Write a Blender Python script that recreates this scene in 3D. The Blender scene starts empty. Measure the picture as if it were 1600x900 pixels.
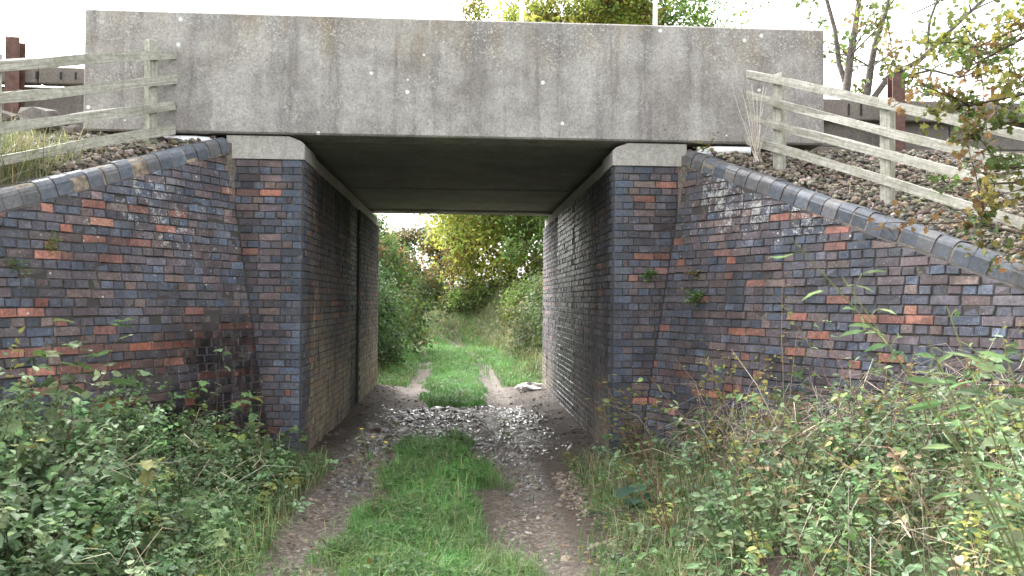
import bpy, math, random
import numpy as np
from mathutils import Vector, Matrix

rng = np.random.default_rng(7)
random.seed(7)
sc = bpy.context.scene
col_ = sc.collection

# ------------------------------------------------------------------ camera
CAM = np.array([0.045, -8.75, 1.75])
cam = bpy.data.cameras.new('camera')
cam.sensor_width = 36.0
cam.lens = 28.8
cam.clip_start = 0.05
cam.clip_end = 2000
cam.dof.use_dof = True
cam.dof.focus_distance = 9.0
cam.dof.aperture_fstop = 5.0
co = bpy.data.objects.new('camera', cam)
col_.objects.link(co)
co.location = CAM
RM = (Matrix.Rotation(math.radians(-3.4), 3, 'Z') @ Matrix.Rotation(math.radians(90.92), 3, 'X')
      @ Matrix.Rotation(math.radians(0.47), 3, 'Z'))
co.rotation_euler = RM.to_euler()
sc.camera = co
RN = np.array(RM)

# ------------------------------------------------------------------ sky, sun, exposure
SUN_EL, SUN_AZ = math.radians(42), math.radians(325)      # azimuth clockwise from +Y
w = bpy.data.worlds.new('World')
sc.world = w
w.use_nodes = True
wn = w.node_tree
wn.nodes.clear()
sky = wn.nodes.new('ShaderNodeTexSky')
sky.sky_type = 'NISHITA'
sky.sun_disc = False
sky.sun_elevation = SUN_EL
sky.sun_rotation = SUN_AZ
sky.air_density = 1.0
sky.dust_density = 6.0
sky.ozone_density = 1.0
hs = wn.nodes.new('ShaderNodeHueSaturation')
hs.inputs['Saturation'].default_value = 0.10
hs.inputs['Value'].default_value = 1.0
bg = wn.nodes.new('ShaderNodeBackground')
bg.inputs['Strength'].default_value = 0.15
wo = wn.nodes.new('ShaderNodeOutputWorld')
wn.links.new(sky.outputs[0], hs.inputs['Color'])
wn.links.new(hs.outputs[0], bg.inputs['Color'])
wn.links.new(bg.outputs[0], wo.inputs['Surface'])
sl = bpy.data.lights.new('sun', 'SUN')
sl.energy = 0.5
sl.angle = math.radians(60)
sl.color = (1.0, 0.97, 0.93)
so = bpy.data.objects.new('sun', sl)
col_.objects.link(so)
sd = Vector((math.sin(SUN_AZ) * math.cos(SUN_EL), math.cos(SUN_AZ) * math.cos(SUN_EL), math.sin(SUN_EL)))
so.rotation_euler = (-sd).to_track_quat('-Z', 'Y').to_euler()
so.location = sd * 40
sc.view_settings.view_transform = 'Standard'
sc.view_settings.look = 'None'
sc.view_settings.gamma = 1.0
sc.view_settings.exposure = 2.82
sc.view_settings.use_curve_mapping = False

# ------------------------------------------------------------------ small helpers
def smooth(x):
    x = np.clip(x, 0, 1)
    return x * x * (3 - 2 * x)

_perm = np.random.default_rng(3).random((256, 256))
def vnoise(x, y):
    """value noise, arrays"""
    x = np.asarray(x, float); y = np.asarray(y, float)
    xi = np.floor(x).astype(int); yi = np.floor(y).astype(int)
    fx = smooth(x - xi); fy = smooth(y - yi)
    g = lambda a, b: _perm[a & 255, b & 255]
    return ((g(xi, yi) * (1 - fx) + g(xi + 1, yi) * fx) * (1 - fy)
            + (g(xi, yi + 1) * (1 - fx) + g(xi + 1, yi + 1) * fx) * fy)
def fbm(x, y, o=3):
    s = 0; a = 1; t = 0
    for i in range(o):
        s = s + a * vnoise(x * 2 ** i + 17 * i, y * 2 ** i + 5 * i); t += a; a *= .5
    return s / t

def project(p):
    """world points -> photo pixels (1600x900) and depth; used only to rank bricks by visible size"""
    q = (np.atleast_2d(p) - CAM) @ RN
    d = -q[:, 2]
    return np.stack([800 + 1280 * q[:, 0] / d, 450 - 1280 * q[:, 1] / d], 1), d

def set_attr(me, name, arr, n):
    a = me.attributes.new(name, 'FLOAT_COLOR', 'POINT')
    arr = np.asarray(arr, np.float32)
    if arr.ndim == 1:
        arr = np.tile(arr, (n, 1))
    if arr.shape[1] == 3:
        arr = np.hstack([arr, np.ones((len(arr), 1), np.float32)])
    a.data.foreach_set('color', arr.ravel())

def make_mesh(name, V, F, col=None, misc=None, smooth_shade=False):
    """V (n,3); F list of (m,k) int arrays"""
    me = bpy.data.meshes.new(name)
    V = np.asarray(V, np.float32)
    me.vertices.add(len(V))
    me.vertices.foreach_set('co', V.ravel())
    F = [np.asarray(f, np.int32) for f in F if len(f)]
    tot = np.concatenate([np.full(len(f), f.shape[1], np.int32) for f in F])
    idx = np.concatenate([f.ravel() for f in F])
    me.loops.add(len(idx))
    me.loops.foreach_set('vertex_index', idx)
    me.polygons.add(len(tot))
    st = np.zeros(len(tot), np.int32)
    st[1:] = np.cumsum(tot)[:-1]
    me.polygons.foreach_set('loop_start', st)
    me.polygons.foreach_set('loop_total', tot)
    me.polygons.foreach_set('use_smooth', np.full(len(tot), bool(smooth_shade)))
    me.update(calc_edges=True)
    if col is not None: set_attr(me, 'col', col, len(V))
    if misc is not None: set_attr(me, 'misc', misc, len(V))
    return me

def wloc(o):
    p = np.array(o.location)
    while o.parent:
        o = o.parent
        p = p + np.array(o.location)
    return p

def link(name, V, F, mat, parent=None, col=None, misc=None, origin=None, smooth_shade=False):
    """one mesh object from world-space vertices, origin at its base centre"""
    V = np.asarray(V, float)
    if origin is None:
        mn, mx = V.min(0), V.max(0)
        origin = np.array([(mn[0] + mx[0]) / 2, (mn[1] + mx[1]) / 2, mn[2]])
    me = make_mesh(name, V - origin, F, col, misc, smooth_shade)
    me.materials.append(mat)
    o = bpy.data.objects.new(name, me)
    col_.objects.link(o)
    if parent is not None:
        o.parent = parent
        o.location = origin - wloc(parent)
    else:
        o.location = origin
    return o

def tag(o, label=None, cat=None, group=None, kind=None):
    if label: o['label'] = label
    if cat: o['category'] = cat
    if group: o['group'] = group
    if kind: o['kind'] = kind
    return o

def thing(name, loc, label, cat, group=None):
    o = bpy.data.objects.new(name, None)
    o.empty_display_size = .2
    col_.objects.link(o)
    o.location = loc
    return tag(o, label, cat, group)

class MB:
    def __init__(s):
        s.V = []; s.F4 = []; s.F3 = []; s.C = []; s.M = []; s.n = 0
    def add(s, V, F4=(), F3=(), c=(.5, .5, .5), m=(0, 0, 0, 0)):
        V = np.asarray(V, float).reshape(-1, 3)
        if len(F4): s.F4.append(np.asarray(F4, int) + s.n)
        if len(F3): s.F3.append(np.asarray(F3, int) + s.n)
        s.V.append(V); s.n += len(V)
        c = np.asarray(c, float); m = np.asarray(m, float)
        s.C.append(np.tile(c, (len(V), 1)) if c.ndim == 1 else c)
        s.M.append(np.tile(m, (len(V), 1)) if m.ndim == 1 else m)
    def box(s, o, a, b, c_, col=(.5, .5, .5), m=(0, 0, 0, 0), jit=0):
        o, a, b, c_ = [np.asarray(v, float) for v in (o, a, b, c_)]
        V = np.array([o, o + a, o + a + b, o + b, o + c_, o + a + c_, o + a + b + c_, o + b + c_])
        if jit: V = V + rng.normal(0, jit, V.shape)
        s.add(V, [(3, 2, 1, 0), (4, 5, 6, 7), (0, 1, 5, 4), (1, 2, 6, 5), (2, 3, 7, 6), (3, 0, 4, 7)], c=col, m=m)
    def aabox(s, x0, x1, y0, y1, z0, z1, **k):
        s.box((x0, y0, z0), (x1 - x0, 0, 0), (0, y1 - y0, 0), (0, 0, z1 - z0), **k)
    def arrays(s):
        F = []
        if s.F4: F.append(np.concatenate(s.F4))
        if s.F3: F.append(np.concatenate(s.F3))
        return np.concatenate(s.V), F, np.concatenate(s.C), np.concatenate(s.M)
    def link(s, name, mat, parent=None, sm=False):
        V, F, C, M = s.arrays()
        return link(name, V, F, mat, parent, C, M, smooth_shade=sm)

def bevbox(o, a, b, c_, r):
    """chamfered box: arrays V,F4,F3 (24 verts)"""
    o, a, b, c_ = [np.asarray(v, float) for v in (o, a, b, c_)]
    la, lb, lc = [np.linalg.norm(v) for v in (a, b, c_)]
    V = []; idx = {}
    for i in (0, 1):
        for j in (0, 1):
            for k in (0, 1):
                base = o + a * i + b * j + c_ * k
                da = a / la * r * (1 - 2 * i); db = b / lb * r * (1 - 2 * j); dc = c_ / lc * r * (1 - 2 * k)
                for ax, d in (('a', db + dc), ('b', da + dc), ('c', da + db)):
                    idx[(i, j, k, ax)] = len(V); V.append(base + d)
    F4 = []; F3 = []
    cyc = [(0, 0), (1, 0), (1, 1), (0, 1)]
    for i in (0, 1):
        F4.append([idx[(i, j, k, 'a')] for j, k in cyc][::1 if i else -1])
        F4.append([idx[(k, i, j, 'b')] for j, k in cyc][::1 if i else -1])
        F4.append([idx[(j, k, i, 'c')] for j, k in cyc][::1 if i else -1])
    for i in (0, 1):
        for j in (0, 1):
            F4.append([idx[(0, i, j, 'b')], idx[(1, i, j, 'b')], idx[(1, i, j, 'c')], idx[(0, i, j, 'c')]])
            F4.append([idx[(i, 0, j, 'a')], idx[(i, 1, j, 'a')], idx[(i, 1, j, 'c')], idx[(i, 0, j, 'c')]])
            F4.append([idx[(i, j, 0, 'a')], idx[(i, j, 1, 'a')], idx[(i, j, 1, 'b')], idx[(i, j, 0, 'b')]])
            for k in (0, 1):
                F3.append([idx[(i, j, k, 'a')], idx[(i, j, k, 'b')], idx[(i, j, k, 'c')]])
    F3 = F3[:8]
    seen = set(); F3u = []
    for i in (0, 1):
        for j in (0, 1):
            for k in (0, 1):
                F3u.append([idx[(i, j, k, 'a')], idx[(i, j, k, 'b')], idx[(i, j, k, 'c')]])
    return np.array(V), np.array(F4), np.array(F3u)

# vectorised tubes: P (N,K,3), R (N,K)
def tubes(P, R, sides=4):
    P = np.asarray(P, float); R = np.asarray(R, float)
    N, K, _ = P.shape
    T = np.gradient(P, axis=1)
    T /= np.linalg.norm(T, axis=2, keepdims=True) + 1e-9
    ref = np.where(np.abs(T[..., 2:3]) > .9, np.array([1., 0, 0]), np.array([0, 0, 1.]))
    A = np.cross(T, ref); A /= np.linalg.norm(A, axis=2, keepdims=True) + 1e-9
    B = np.cross(T, A)
    an = np.arange(sides) * 2 * math.pi / sides
    V = P[:, :, None, :] + R[:, :, None, None] * (A[:, :, None, :] * np.cos(an)[None, None, :, None]
                                                 + B[:, :, None, :] * np.sin(an)[None, None, :, None])
    n_ = np.arange(N)[:, None, None] * (K * sides); k_ = np.arange(K - 1)[None, :, None] * sides
    j = np.arange(sides)[None, None, :]; j2 = (j + 1) % sides
    F = np.stack([n_ + k_ + j, n_ + k_ + j2, n_ + k_ + sides + j2, n_ + k_ + sides + j], -1).reshape(-1, 4)
    return V.reshape(-1, 3), F

# leaf templates: x along the leaf, y across, z normal
def fan(pts):
    V = [(.45, 0, -.02)] + pts
    n = len(pts)
    return np.array(V, float), np.array([(0, i + 1, (i + 1) % n + 1) for i in range(n)])
T_DIAMOND = (np.array([(0, 0, 0), (.45, .32, .08), (1, 0, -.05), (.45, -.32, .08)], float), np.array([(0, 2, 1), (0, 3, 2)]))
T_LEAF = fan([(0, 0, 0), (.22, -.27, .06), (.6, -.26, .05), (1, 0, -.12), (.6, .26, .05), (.22, .27, .06)])
T_MAPLE = fan([(0, 0, 0), (-.08, -.3, .02), (.2, -.28, .04), (.3, -.58, -.02), (.52, -.25, .05), (.68, -.3, .02), (1.0, 0, -.1),
               (.68, .3, .02), (.52, .25, .05), (.3, .58, -.02), (.2, .28, .04), (-.08, .3, .02)])
T_LANCE = fan([(0, 0, 0), (.3, -.1, .02), (.65, -.08, 0), (1, 0, -.15), (.65, .08, 0), (.3, .1, .02)])

def leaves(P, T, N, S, C, tmpl):
    """P positions, T axis, N normal, S size, C colours -> V,F,Ccol"""
    tv, tf = tmpl
    T = T / (np.linalg.norm(T, axis=1, keepdims=True) + 1e-9)
    B = np.cross(N, T); B /= np.linalg.norm(B, axis=1, keepdims=True) + 1e-9
    N = np.cross(T, B)
    V = P[:, None, :] + S[:, None, None] * (tv[None, :, 0:1] * T[:, None, :] + tv[None, :, 1:2] * B[:, None, :] + tv[None, :, 2:3] * N[:, None, :])
    n, m = len(P), len(tv)
    F = (np.arange(n)[:, None, None] * m + tf[None]).reshape(-1, 3)
    return V.reshape(-1, 3), F, np.repeat(C, m, 0)

def randdir(n, up=0.0, spread=1.0):
    d = rng.normal(0, spread, (n, 3)); d[:, 2] += up
    return d / (np.linalg.norm(d, axis=1, keepdims=True) + 1e-9)

def palette(n, cols, wts, var=.18):
    cols = np.array(cols, float); wts = np.array(wts, float); wts /= wts.sum()
    c = cols[rng.choice(len(cols), n, p=wts)]
    v = np.exp(rng.normal(0, var, (n, 1)))
    return np.clip(c * v * np.exp(rng.normal(0, .06, (n, 3))), 0, .9)

# ------------------------------------------------------------------ materials
def newmat(name):
    m = bpy.data.materials.new(name)
    m.use_nodes = True
    nt = m.node_tree
    nt.nodes.clear()
    return m, nt

class N_:
    def __init__(s, nt): s.nt = nt
    def n(s, t, props=None, **inp):
        nd = s.nt.nodes.new(t)
        for k, v in (props or {}).items(): setattr(nd, k, v)
        for k, v in inp.items():
            key = int(k[1:]) if k[0] == '_' and k[1:].isdigit() else k.replace('_', ' ')
            sock = nd.inputs[key]
            if hasattr(v, 'links') or isinstance(v, bpy.types.NodeSocket): s.nt.links.new(v, sock)
            else: sock.default_value = v
        return nd
    def attr(s, name): return s.n('ShaderNodeAttribute', dict(attribute_name=name))
    def pos(s): return s.n('ShaderNodeNewGeometry').outputs['Position']
    def noise(s, vec, scale, detail=3, rough=.55):
        return s.n('ShaderNodeTexNoise', Vector=vec, Scale=scale, Detail=detail, Roughness=rough).outputs['Fac']
    def ramp(s, fac, a, b, va=0., vb=1.):
        return s.n('ShaderNodeMapRange', dict(interpolation_type='SMOOTHSTEP'), _0=fac, _1=a, _2=b, _3=va, _4=vb).outputs[0]
    def math(s, op, a, b=0.): return s.n('ShaderNodeMath', dict(operation=op), _0=a, _1=b).outputs[0]
    def mix(s, fac, a, b, bt='MIX'):
        nd = s.nt.nodes.new('ShaderNodeMix'); nd.data_type = 'RGBA'; nd.blend_type = bt
        for i, v in ((0, fac), (6, a), (7, b)):
            if isinstance(v, bpy.types.NodeSocket): s.nt.links.new(v, nd.inputs[i])
            else: nd.inputs[i].default_value = v if i == 0 else (*v[:3], 1)
        return nd.outputs[2]
    def scale(s, vec, sx, sy, sz):
        return s.n('ShaderNodeMapping', Vector=vec, Scale=(sx, sy, sz)).outputs[0]
    def bump(s, h, strength=.3, dist=.01): return s.n('ShaderNodeBump', Strength=strength, Distance=dist, Height=h).outputs[0]
    def out(s, sh):
        o = s.n('ShaderNodeOutputMaterial'); s.nt.links.new(sh, o.inputs['Surface'])
    def bsdf(s, col, rough=.8, normal=None, spec=.5):
        b = s.n('ShaderNodeBsdfPrincipled', Roughness=rough)
        b.inputs['Specular IOR Level'].default_value = spec
        if isinstance(col, bpy.types.NodeSocket): s.nt.links.new(col, b.inputs['Base Color'])
        else: b.inputs['Base Color'].default_value = (*col, 1)
        if normal is not None: s.nt.links.new(normal, b.inputs['Normal'])
        return b.outputs[0]

def vmul(g, c, f):   # colour * scalar socket
    cc = g.n('ShaderNodeCombineColor', _0=f, _1=f, _2=f).outputs[0]
    return g.mix(1.0, c, cc, 'MULTIPLY')

def mat_brick():
    m, nt = newmat('brick'); g = N_(nt)
    p = g.pos(); a = g.attr('col'); mi = g.attr('misc')
    sep = g.n('ShaderNodeSeparateColor', Color=mi.outputs['Color'])
    wet, eff, lime = sep.outputs[0], sep.outputs[1], sep.outputs[2]; blackening = mi.outputs['Alpha']
    mott = g.ramp(g.noise(p, 38, 5, .65), .25, .75, .62, 1.32)
    c = vmul(g, a.outputs['Color'], mott)
    grime = g.ramp(g.noise(p, 9, 4, .65), .42, .7, 0, .55)
    c = g.mix(grime, c, (.075, .068, .068))
    c = vmul(g, c, g.ramp(g.noise(g.scale(p, 1, 1, .55), 3.2, 5, .65), .3, .7, .70, 1.36))
    lm = g.math('MULTIPLY', lime, g.ramp(g.noise(g.scale(p, 1, 1, .35), 9, 5, .7), .3, .62))
    c = g.mix(lm, c, (.30, .25, .175))
    sk = g.math('MULTIPLY', blackening, g.ramp(g.noise(g.scale(p, 1, 1, .3), 5, 5, .65), .3, .6, .25, 1.))
    c = g.mix(sk, c, (.012, .011, .012))
    en = g.math('ADD', g.math('ADD', g.math('MULTIPLY', g.noise(p, 60, 4, .7), .55), g.math('MULTIPLY', g.noise(p, 11, 3, .6), .50)), g.math('MULTIPLY', eff, .22))
    c = g.mix(g.ramp(en, .70, .80, 0, .8), c, (.46, .45, .44))
    vo = g.n('ShaderNodeTexVoronoi', Vector=p, Scale=16.0)
    spot = g.math('MULTIPLY', g.ramp(vo.outputs['Distance'], .12, .2, 1, 0),
                  g.ramp(g.n('ShaderNodeSeparateColor', Color=vo.outputs['Color']).outputs[0], .93, .95))
    c = g.mix(g.math('MULTIPLY', spot, g.ramp(eff, .05, .3, 0, .8)), c, (.55, .56, .53))
    spk = g.math('MULTIPLY', g.ramp(g.noise(p, 95, 2, .5), .66, .70), g.ramp(g.noise(p, 2.3, 4, .6), .42, .62, .0, .8))
    c = g.mix(spk, c, (.40, .38, .35))
    r = g.n('ShaderNodeMapRange', _0=wet, _1=0., _2=1., _3=.80, _4=.2).outputs[0]
    nb = g.bump(g.noise(p, 120, 4, .7), .55, .004)
    g.out(g.bsdf(c, r, nb, .35)); return m

def mat_mortar():
    m, nt = newmat('mortar'); g = N_(nt)
    p = g.pos()
    f = g.ramp(g.noise(p, 7, 5, .7), .56, .76, 0, .8)
    c = g.mix(f, (.045, .040, .038), (.26, .23, .19))
    g.out(g.bsdf(c, .9, g.bump(g.noise(p, 150, 3), .6, .004))); return m

def mat_coping():
    m, nt = newmat('coping'); g = N_(nt)
    p = g.pos(); a = g.attr('col')
    c = vmul(g, a.outputs['Color'], g.ramp(g.noise(p, 30, 5, .65), .25, .75, .65, 1.3))
    c = g.mix(g.ramp(g.noise(p, 6, 5, .7), .54, .68, 0, .7), c, (.19, .17, .145)); c = g.mix(g.ramp(g.noise(p, 16, 5, .7), .62, .70, 0, .7), c, (.075, .085, .035))
    c = g.mix(g.ramp(g.noise(p, 70, 4, .7), .70, .78, 0, .6), c, (.42, .42, .40))
    g.out(g.bsdf(c, g.ramp(g.noise(p, 12, 3), .3, .7, .3, .55), g.bump(g.noise(p, 90, 4), .35, .003))); return m

def mat_concrete(name, c0, c1, streaks=1., spots=1., dirt=0.):
    m, nt = newmat(name); g = N_(nt)
    p = g.pos()
    wv = g.n('ShaderNodeTexNoise', Vector=p, Scale=9.0, Detail=3.0).outputs['Color']
    wv = g.n('ShaderNodeVectorMath', dict(operation='SCALE'), _0=wv, Scale=.07).outputs[0]
    pw = g.n('ShaderNodeVectorMath', dict(operation='ADD'), _0=p, _1=wv).outputs[0]
    z = g.n('ShaderNodeSeparateXYZ', Vector=p).outputs[2]
    up = g.ramp(g.math('ADD', z, g.math('MULTIPLY', g.noise(p, 1.3, 4, .6), .8)), 4.35, 5.1)
    base = g.mix(g.ramp(g.noise(pw, 1.6, 7, .68), .32, .68), c0, c1)
    st = g.noise(g.scale(pw, 3.2, 3.2, .22), 1.3, 7, .75)
    base = g.mix(g.ramp(st, .47, .70, 0, .62 * streaks), base, (.115, .102, .105))
    st2 = g.noise(g.scale(pw, 5, 5, .5), 1.7, 5, .65)
    base = g.mix(g.ramp(st2, .55, .75, 0, .4 * streaks), base, (.44, .42, .40))
    base = g.mix(g.math('MULTIPLY', up, g.ramp(g.noise(g.scale(pw, 2.2, 2.2, .7), 1.4, 6, .7), .42, .66, 0, .5 * streaks)), base, (.27, .215, .15))
    base = vmul(g, base, g.ramp(g.noise(p, 45, 4, .7), .25, .75, .72, 1.25))
    vo = g.n('ShaderNodeTexVoronoi', Vector=pw, Scale=30.0)
    hole = g.math('MULTIPLY', g.ramp(vo.outputs['Distance'], .08, .22, 1, 0),
                  g.ramp(g.n('ShaderNodeSeparateColor', Color=vo.outputs['Color']).outputs[1], .78, .82))
    base = g.mix(g.math('MULTIPLY', hole, .7), base, (.05, .045, .045))
    ln = g.ramp(g.noise(pw, 42, 5, .72), .54, .62)
    lp = g.ramp(g.math('ADD', g.noise(p, 1.9, 5, .65), g.math('MULTIPLY', up, .10)), .50, .66, 0, .75 * spots)
    base = g.mix(g.math('MULTIPLY', ln, lp), base, (.50, .485, .45))
    vd = g.n('ShaderNodeTexVoronoi', Vector=p, Scale=5.5)
    sv = g.n('ShaderNodeSeparateColor', Color=vd.outputs['Color'])
    rad = g.math('ADD', g.n('ShaderNodeMapRange', _0=sv.outputs[1], _1=0., _2=1., _3=.03, _4=.11).outputs[0], g.math('MULTIPLY', g.noise(p, 40, 3), .06))
    disc = g.math('MULTIPLY', g.math('LESS_THAN', vd.outputs['Distance'], rad), g.math('GREATER_THAN', sv.outputs[0], .76))
    base = g.mix(g.math('MULTIPLY', disc, .85 * spots), base, (.66, .67, .66))
    if dirt: base = g.mix(dirt, base, (.035, .032, .033))
    h = g.math('ADD', g.noise(p, 70, 5, .7), g.math('MULTIPLY', hole, -1.2))
    g.out(g.bsdf(base, .88, g.bump(h, .6, .006))); return m

def mat_wood():
    m, nt = newmat('weathered_wood'); g = N_(nt)
    tc = g.n('ShaderNodeTexCoord').outputs['Object']; p = g.pos(); a = g.attr('misc')
    gr = g.noise(g.scale(a.outputs['Vector'], 3, 60, 60), 1.0, 5, .7)
    c = g.mix(g.ramp(gr, .3, .7), (.25, .24, .20), (.46, .445, .395))
    c = g.mix(g.ramp(g.noise(p, 5, 4), .5, .7, 0, .45), c, (.22, .22, .15)); c = vmul(g, c, g.ramp(g.noise(p, 25, 4, .7), .3, .7, .75, 1.15))
    c = g.mix(g.ramp(gr, .64, .74, 0, .8), c, (.10, .09, .075))
    g.out(g.bsdf(c, .85, g.bump(gr, .5, .006))); return m

def mat_rust():
    m, nt = newmat('rusted_steel'); g = N_(nt); p = g.pos()
    c = g.mix(g.ramp(g.noise(p, 14, 5, .7), .3, .7), (.07, .036, .030), (.14, .075, .060))
    g.out(g.bsdf(c, .85, g.bump(g.noise(p, 60, 4), .5, .004))); return m

def mat_attr(name, rough=.6, trans=0., mott=(.8, 1.2), ms=30, bump=0., spec=.4):
    m, nt = newmat(name); g = N_(nt); p = g.pos(); a = g.attr('col')
    c = vmul(g, a.outputs['Color'], g.ramp(g.noise(p, ms, 3), .3, .7, *mott))
    nb = g.bump(g.noise(p, ms * 2.5, 3), bump, .01) if bump else None
    sh = g.bsdf(c, rough, nb, spec)
    if trans:
        tl = g.n('ShaderNodeBsdfTranslucent', Color=c)
        mx = g.n('ShaderNodeMixShader', _0=trans, _1=sh, _2=tl.outputs[0]); sh = mx.outputs[0]
    g.out(sh); return m

def mat_ground():
    m, nt = newmat('ground'); g = N_(nt); p = g.pos(); a = g.attr('col'); mi = g.attr('misc')
    sep = g.n('ShaderNodeSeparateColor', Color=mi.outputs['Color'])
    wet, grav = sep.outputs[0], sep.outputs[1]
    c = vmul(g, a.outputs['Color'], g.ramp(g.noise(p, 22, 6, .7), .25, .75, .55, 1.45))
    vo = g.n('ShaderNodeTexVoronoi', Vector=p, Scale=38.0)
    stone = g.n('ShaderNodeSeparateColor', Color=vo.outputs['Color'])
    sf = g.math('MULTIPLY', grav, g.ramp(stone.outputs[0], .35, .6))
    sc_ = g.mix(stone.outputs[1], (.085, .068, .055), (.23, .20, .17))
    c = g.mix(sf, c, sc_)
    wn_ = g.math('MULTIPLY', wet, g.ramp(g.noise(p, 5, 5, .7), .40, .58))
    c = g.mix(g.math('MULTIPLY', wn_, .65), c, (.022, .019, .017))
    r = g.n('ShaderNodeMapRange', _0=wn_, _1=0., _2=1., _3=.9, _4=.12).outputs[0]
    h = g.math('ADD', g.noise(p, 55, 5, .7), g.math('MULTIPLY', vo.outputs['Distance'], -.9))
    g.out(g.bsdf(c, r, g.bump(h, .85, .02))); return m

M_BRICK = mat_brick(); M_MORTAR = mat_mortar(); M_COPING = mat_coping()
M_GIRDER = mat_concrete('weathered_concrete', (.215, .198, .190), (.39, .37, .355), 1.2, 1.25)
M_PAD = mat_concrete('pale_concrete', (.30, .285, .265), (.38, .36, .335), streaks=.5, spots=.25)
M_SOFFIT = mat_concrete('sooty_concrete', (.22, .208, .212), (.31, .295, .30), streaks=.6, spots=.0, dirt=.2)
M_PLANK = mat_concrete('dark_concrete', (.13, .115, .105), (.20, .175, .155), streaks=.8, spots=.3)
M_WOOD = mat_wood(); M_RUST = mat_rust(); M_GROUND = mat_ground()
M_LEAF = mat_attr('leaf', .58, .42, (.85, 1.15), 40, 0., .3)
M_GRASS = mat_attr('grass_blade', .5, .30, (.75, 1.25), 3)
M_STEM = mat_attr('stem', .8, 0, (.75, 1.25), 40)
M_BARK = mat_attr('bark', .9, 0, (.6, 1.3), 18, .6)
M_STONE = mat_attr('stone', .85, 0, (.7, 1.25), 45, .5)
M_WETSTONE = mat_attr('wet_stone', .09, 0, (.7, 1.25), 45, .4, .9)
M_PAINT = mat_attr('pale_paint', .5, 0, (.92, 1.05), 20)
M_SHEET = mat_attr('white_sheet', .6, 0, (.85, 1.1), 12, .5)

# ------------------------------------------------------------------ layout of the place
HW = 1.645            # half width of the underpass
LEN = 7.7             # its length
TH = math.radians(30) # splay of the wing walls
ZR = 3.40             # height where the wing face meets the pier edge
PX = 2.46
BAT = 0.134
CRS = 0.078
SLOPE = {1: .396, -1: .362}
ZTOP = {1: 3.41, -1: 3.455}
WL = {1: 4.6, -1: 4.4}

def bank(x, y):
    """height of the lane, its verges and the mounds at the foot of the wings"""
    x = np.asarray(x, float); y = np.asarray(y, float)
    n = fbm(x * 1.3 + 40, y * 1.3 + 40, 3) - .5
    f = smooth((-y + .1) / 1.2)
    r = .92 * smooth((x - 1.15) / 2.9) * f
    l = .72 * smooth((-x - 1.35) / 2.8) * f
    z = r + l + .10 * n * smooth((np.abs(x) - .9) / 1.2) + .03 * n
    # ruts and crown of the lane
    cx = lane_x(y)
    z = z - .045 * (np.exp(-((x - cx - .80) / .2) ** 2) + np.exp(-((x - cx + .82) / .22) ** 2)) * (np.abs(x) < 2)
    z = z + .05 * np.exp(-((x - cx) / .38) ** 2)
    # soil along the walls inside
    ins = smooth((y - .1) / .5) * smooth((LEN + .3 - y) / .6)
    z = z + ins * .07 * smooth((np.abs(x) - 1.0) / .6)
    z = z + (.055 * (fbm(x * 2.6, y * 2.6, 3) - .5) + .030 * (fbm(x * 9 + 4, y * 9, 2) - .5)) * smooth((y + .6) / 1.2) * smooth((LEN + .6 - y) / 1.5) * (np.abs(x) < 2)
    # beyond: banks either side and across the bend
    fy = smooth((y - 8.4) / 3)
    z = z + fy * 1.3 * smooth((x - cx - 1.3) / 2.2) * smooth((60 - y) / 20)
    z = z + fy * .7 * smooth((-(x - cx) - 1.3) / 1.6) * smooth((60 - y) / 20) * smooth((22 - y) / 6)
    z = z + 1.15 * smooth((y - 20.5 - .3 * (x + 1.0)) / 4.5) * smooth((x + 3.2) / 2.2)
    return z
def lane_x(y):
    y = np.asarray(y, float)
    return -.20 + .10 * smooth(y / 6) - .0045 * np.clip(y - 9, 0, 40) ** 2.05

def axis_(segs):
    out = []
    for a, b, d in segs:
        out.append(np.arange(a, b, d))
    return np.unique(np.concatenate(out))

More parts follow.
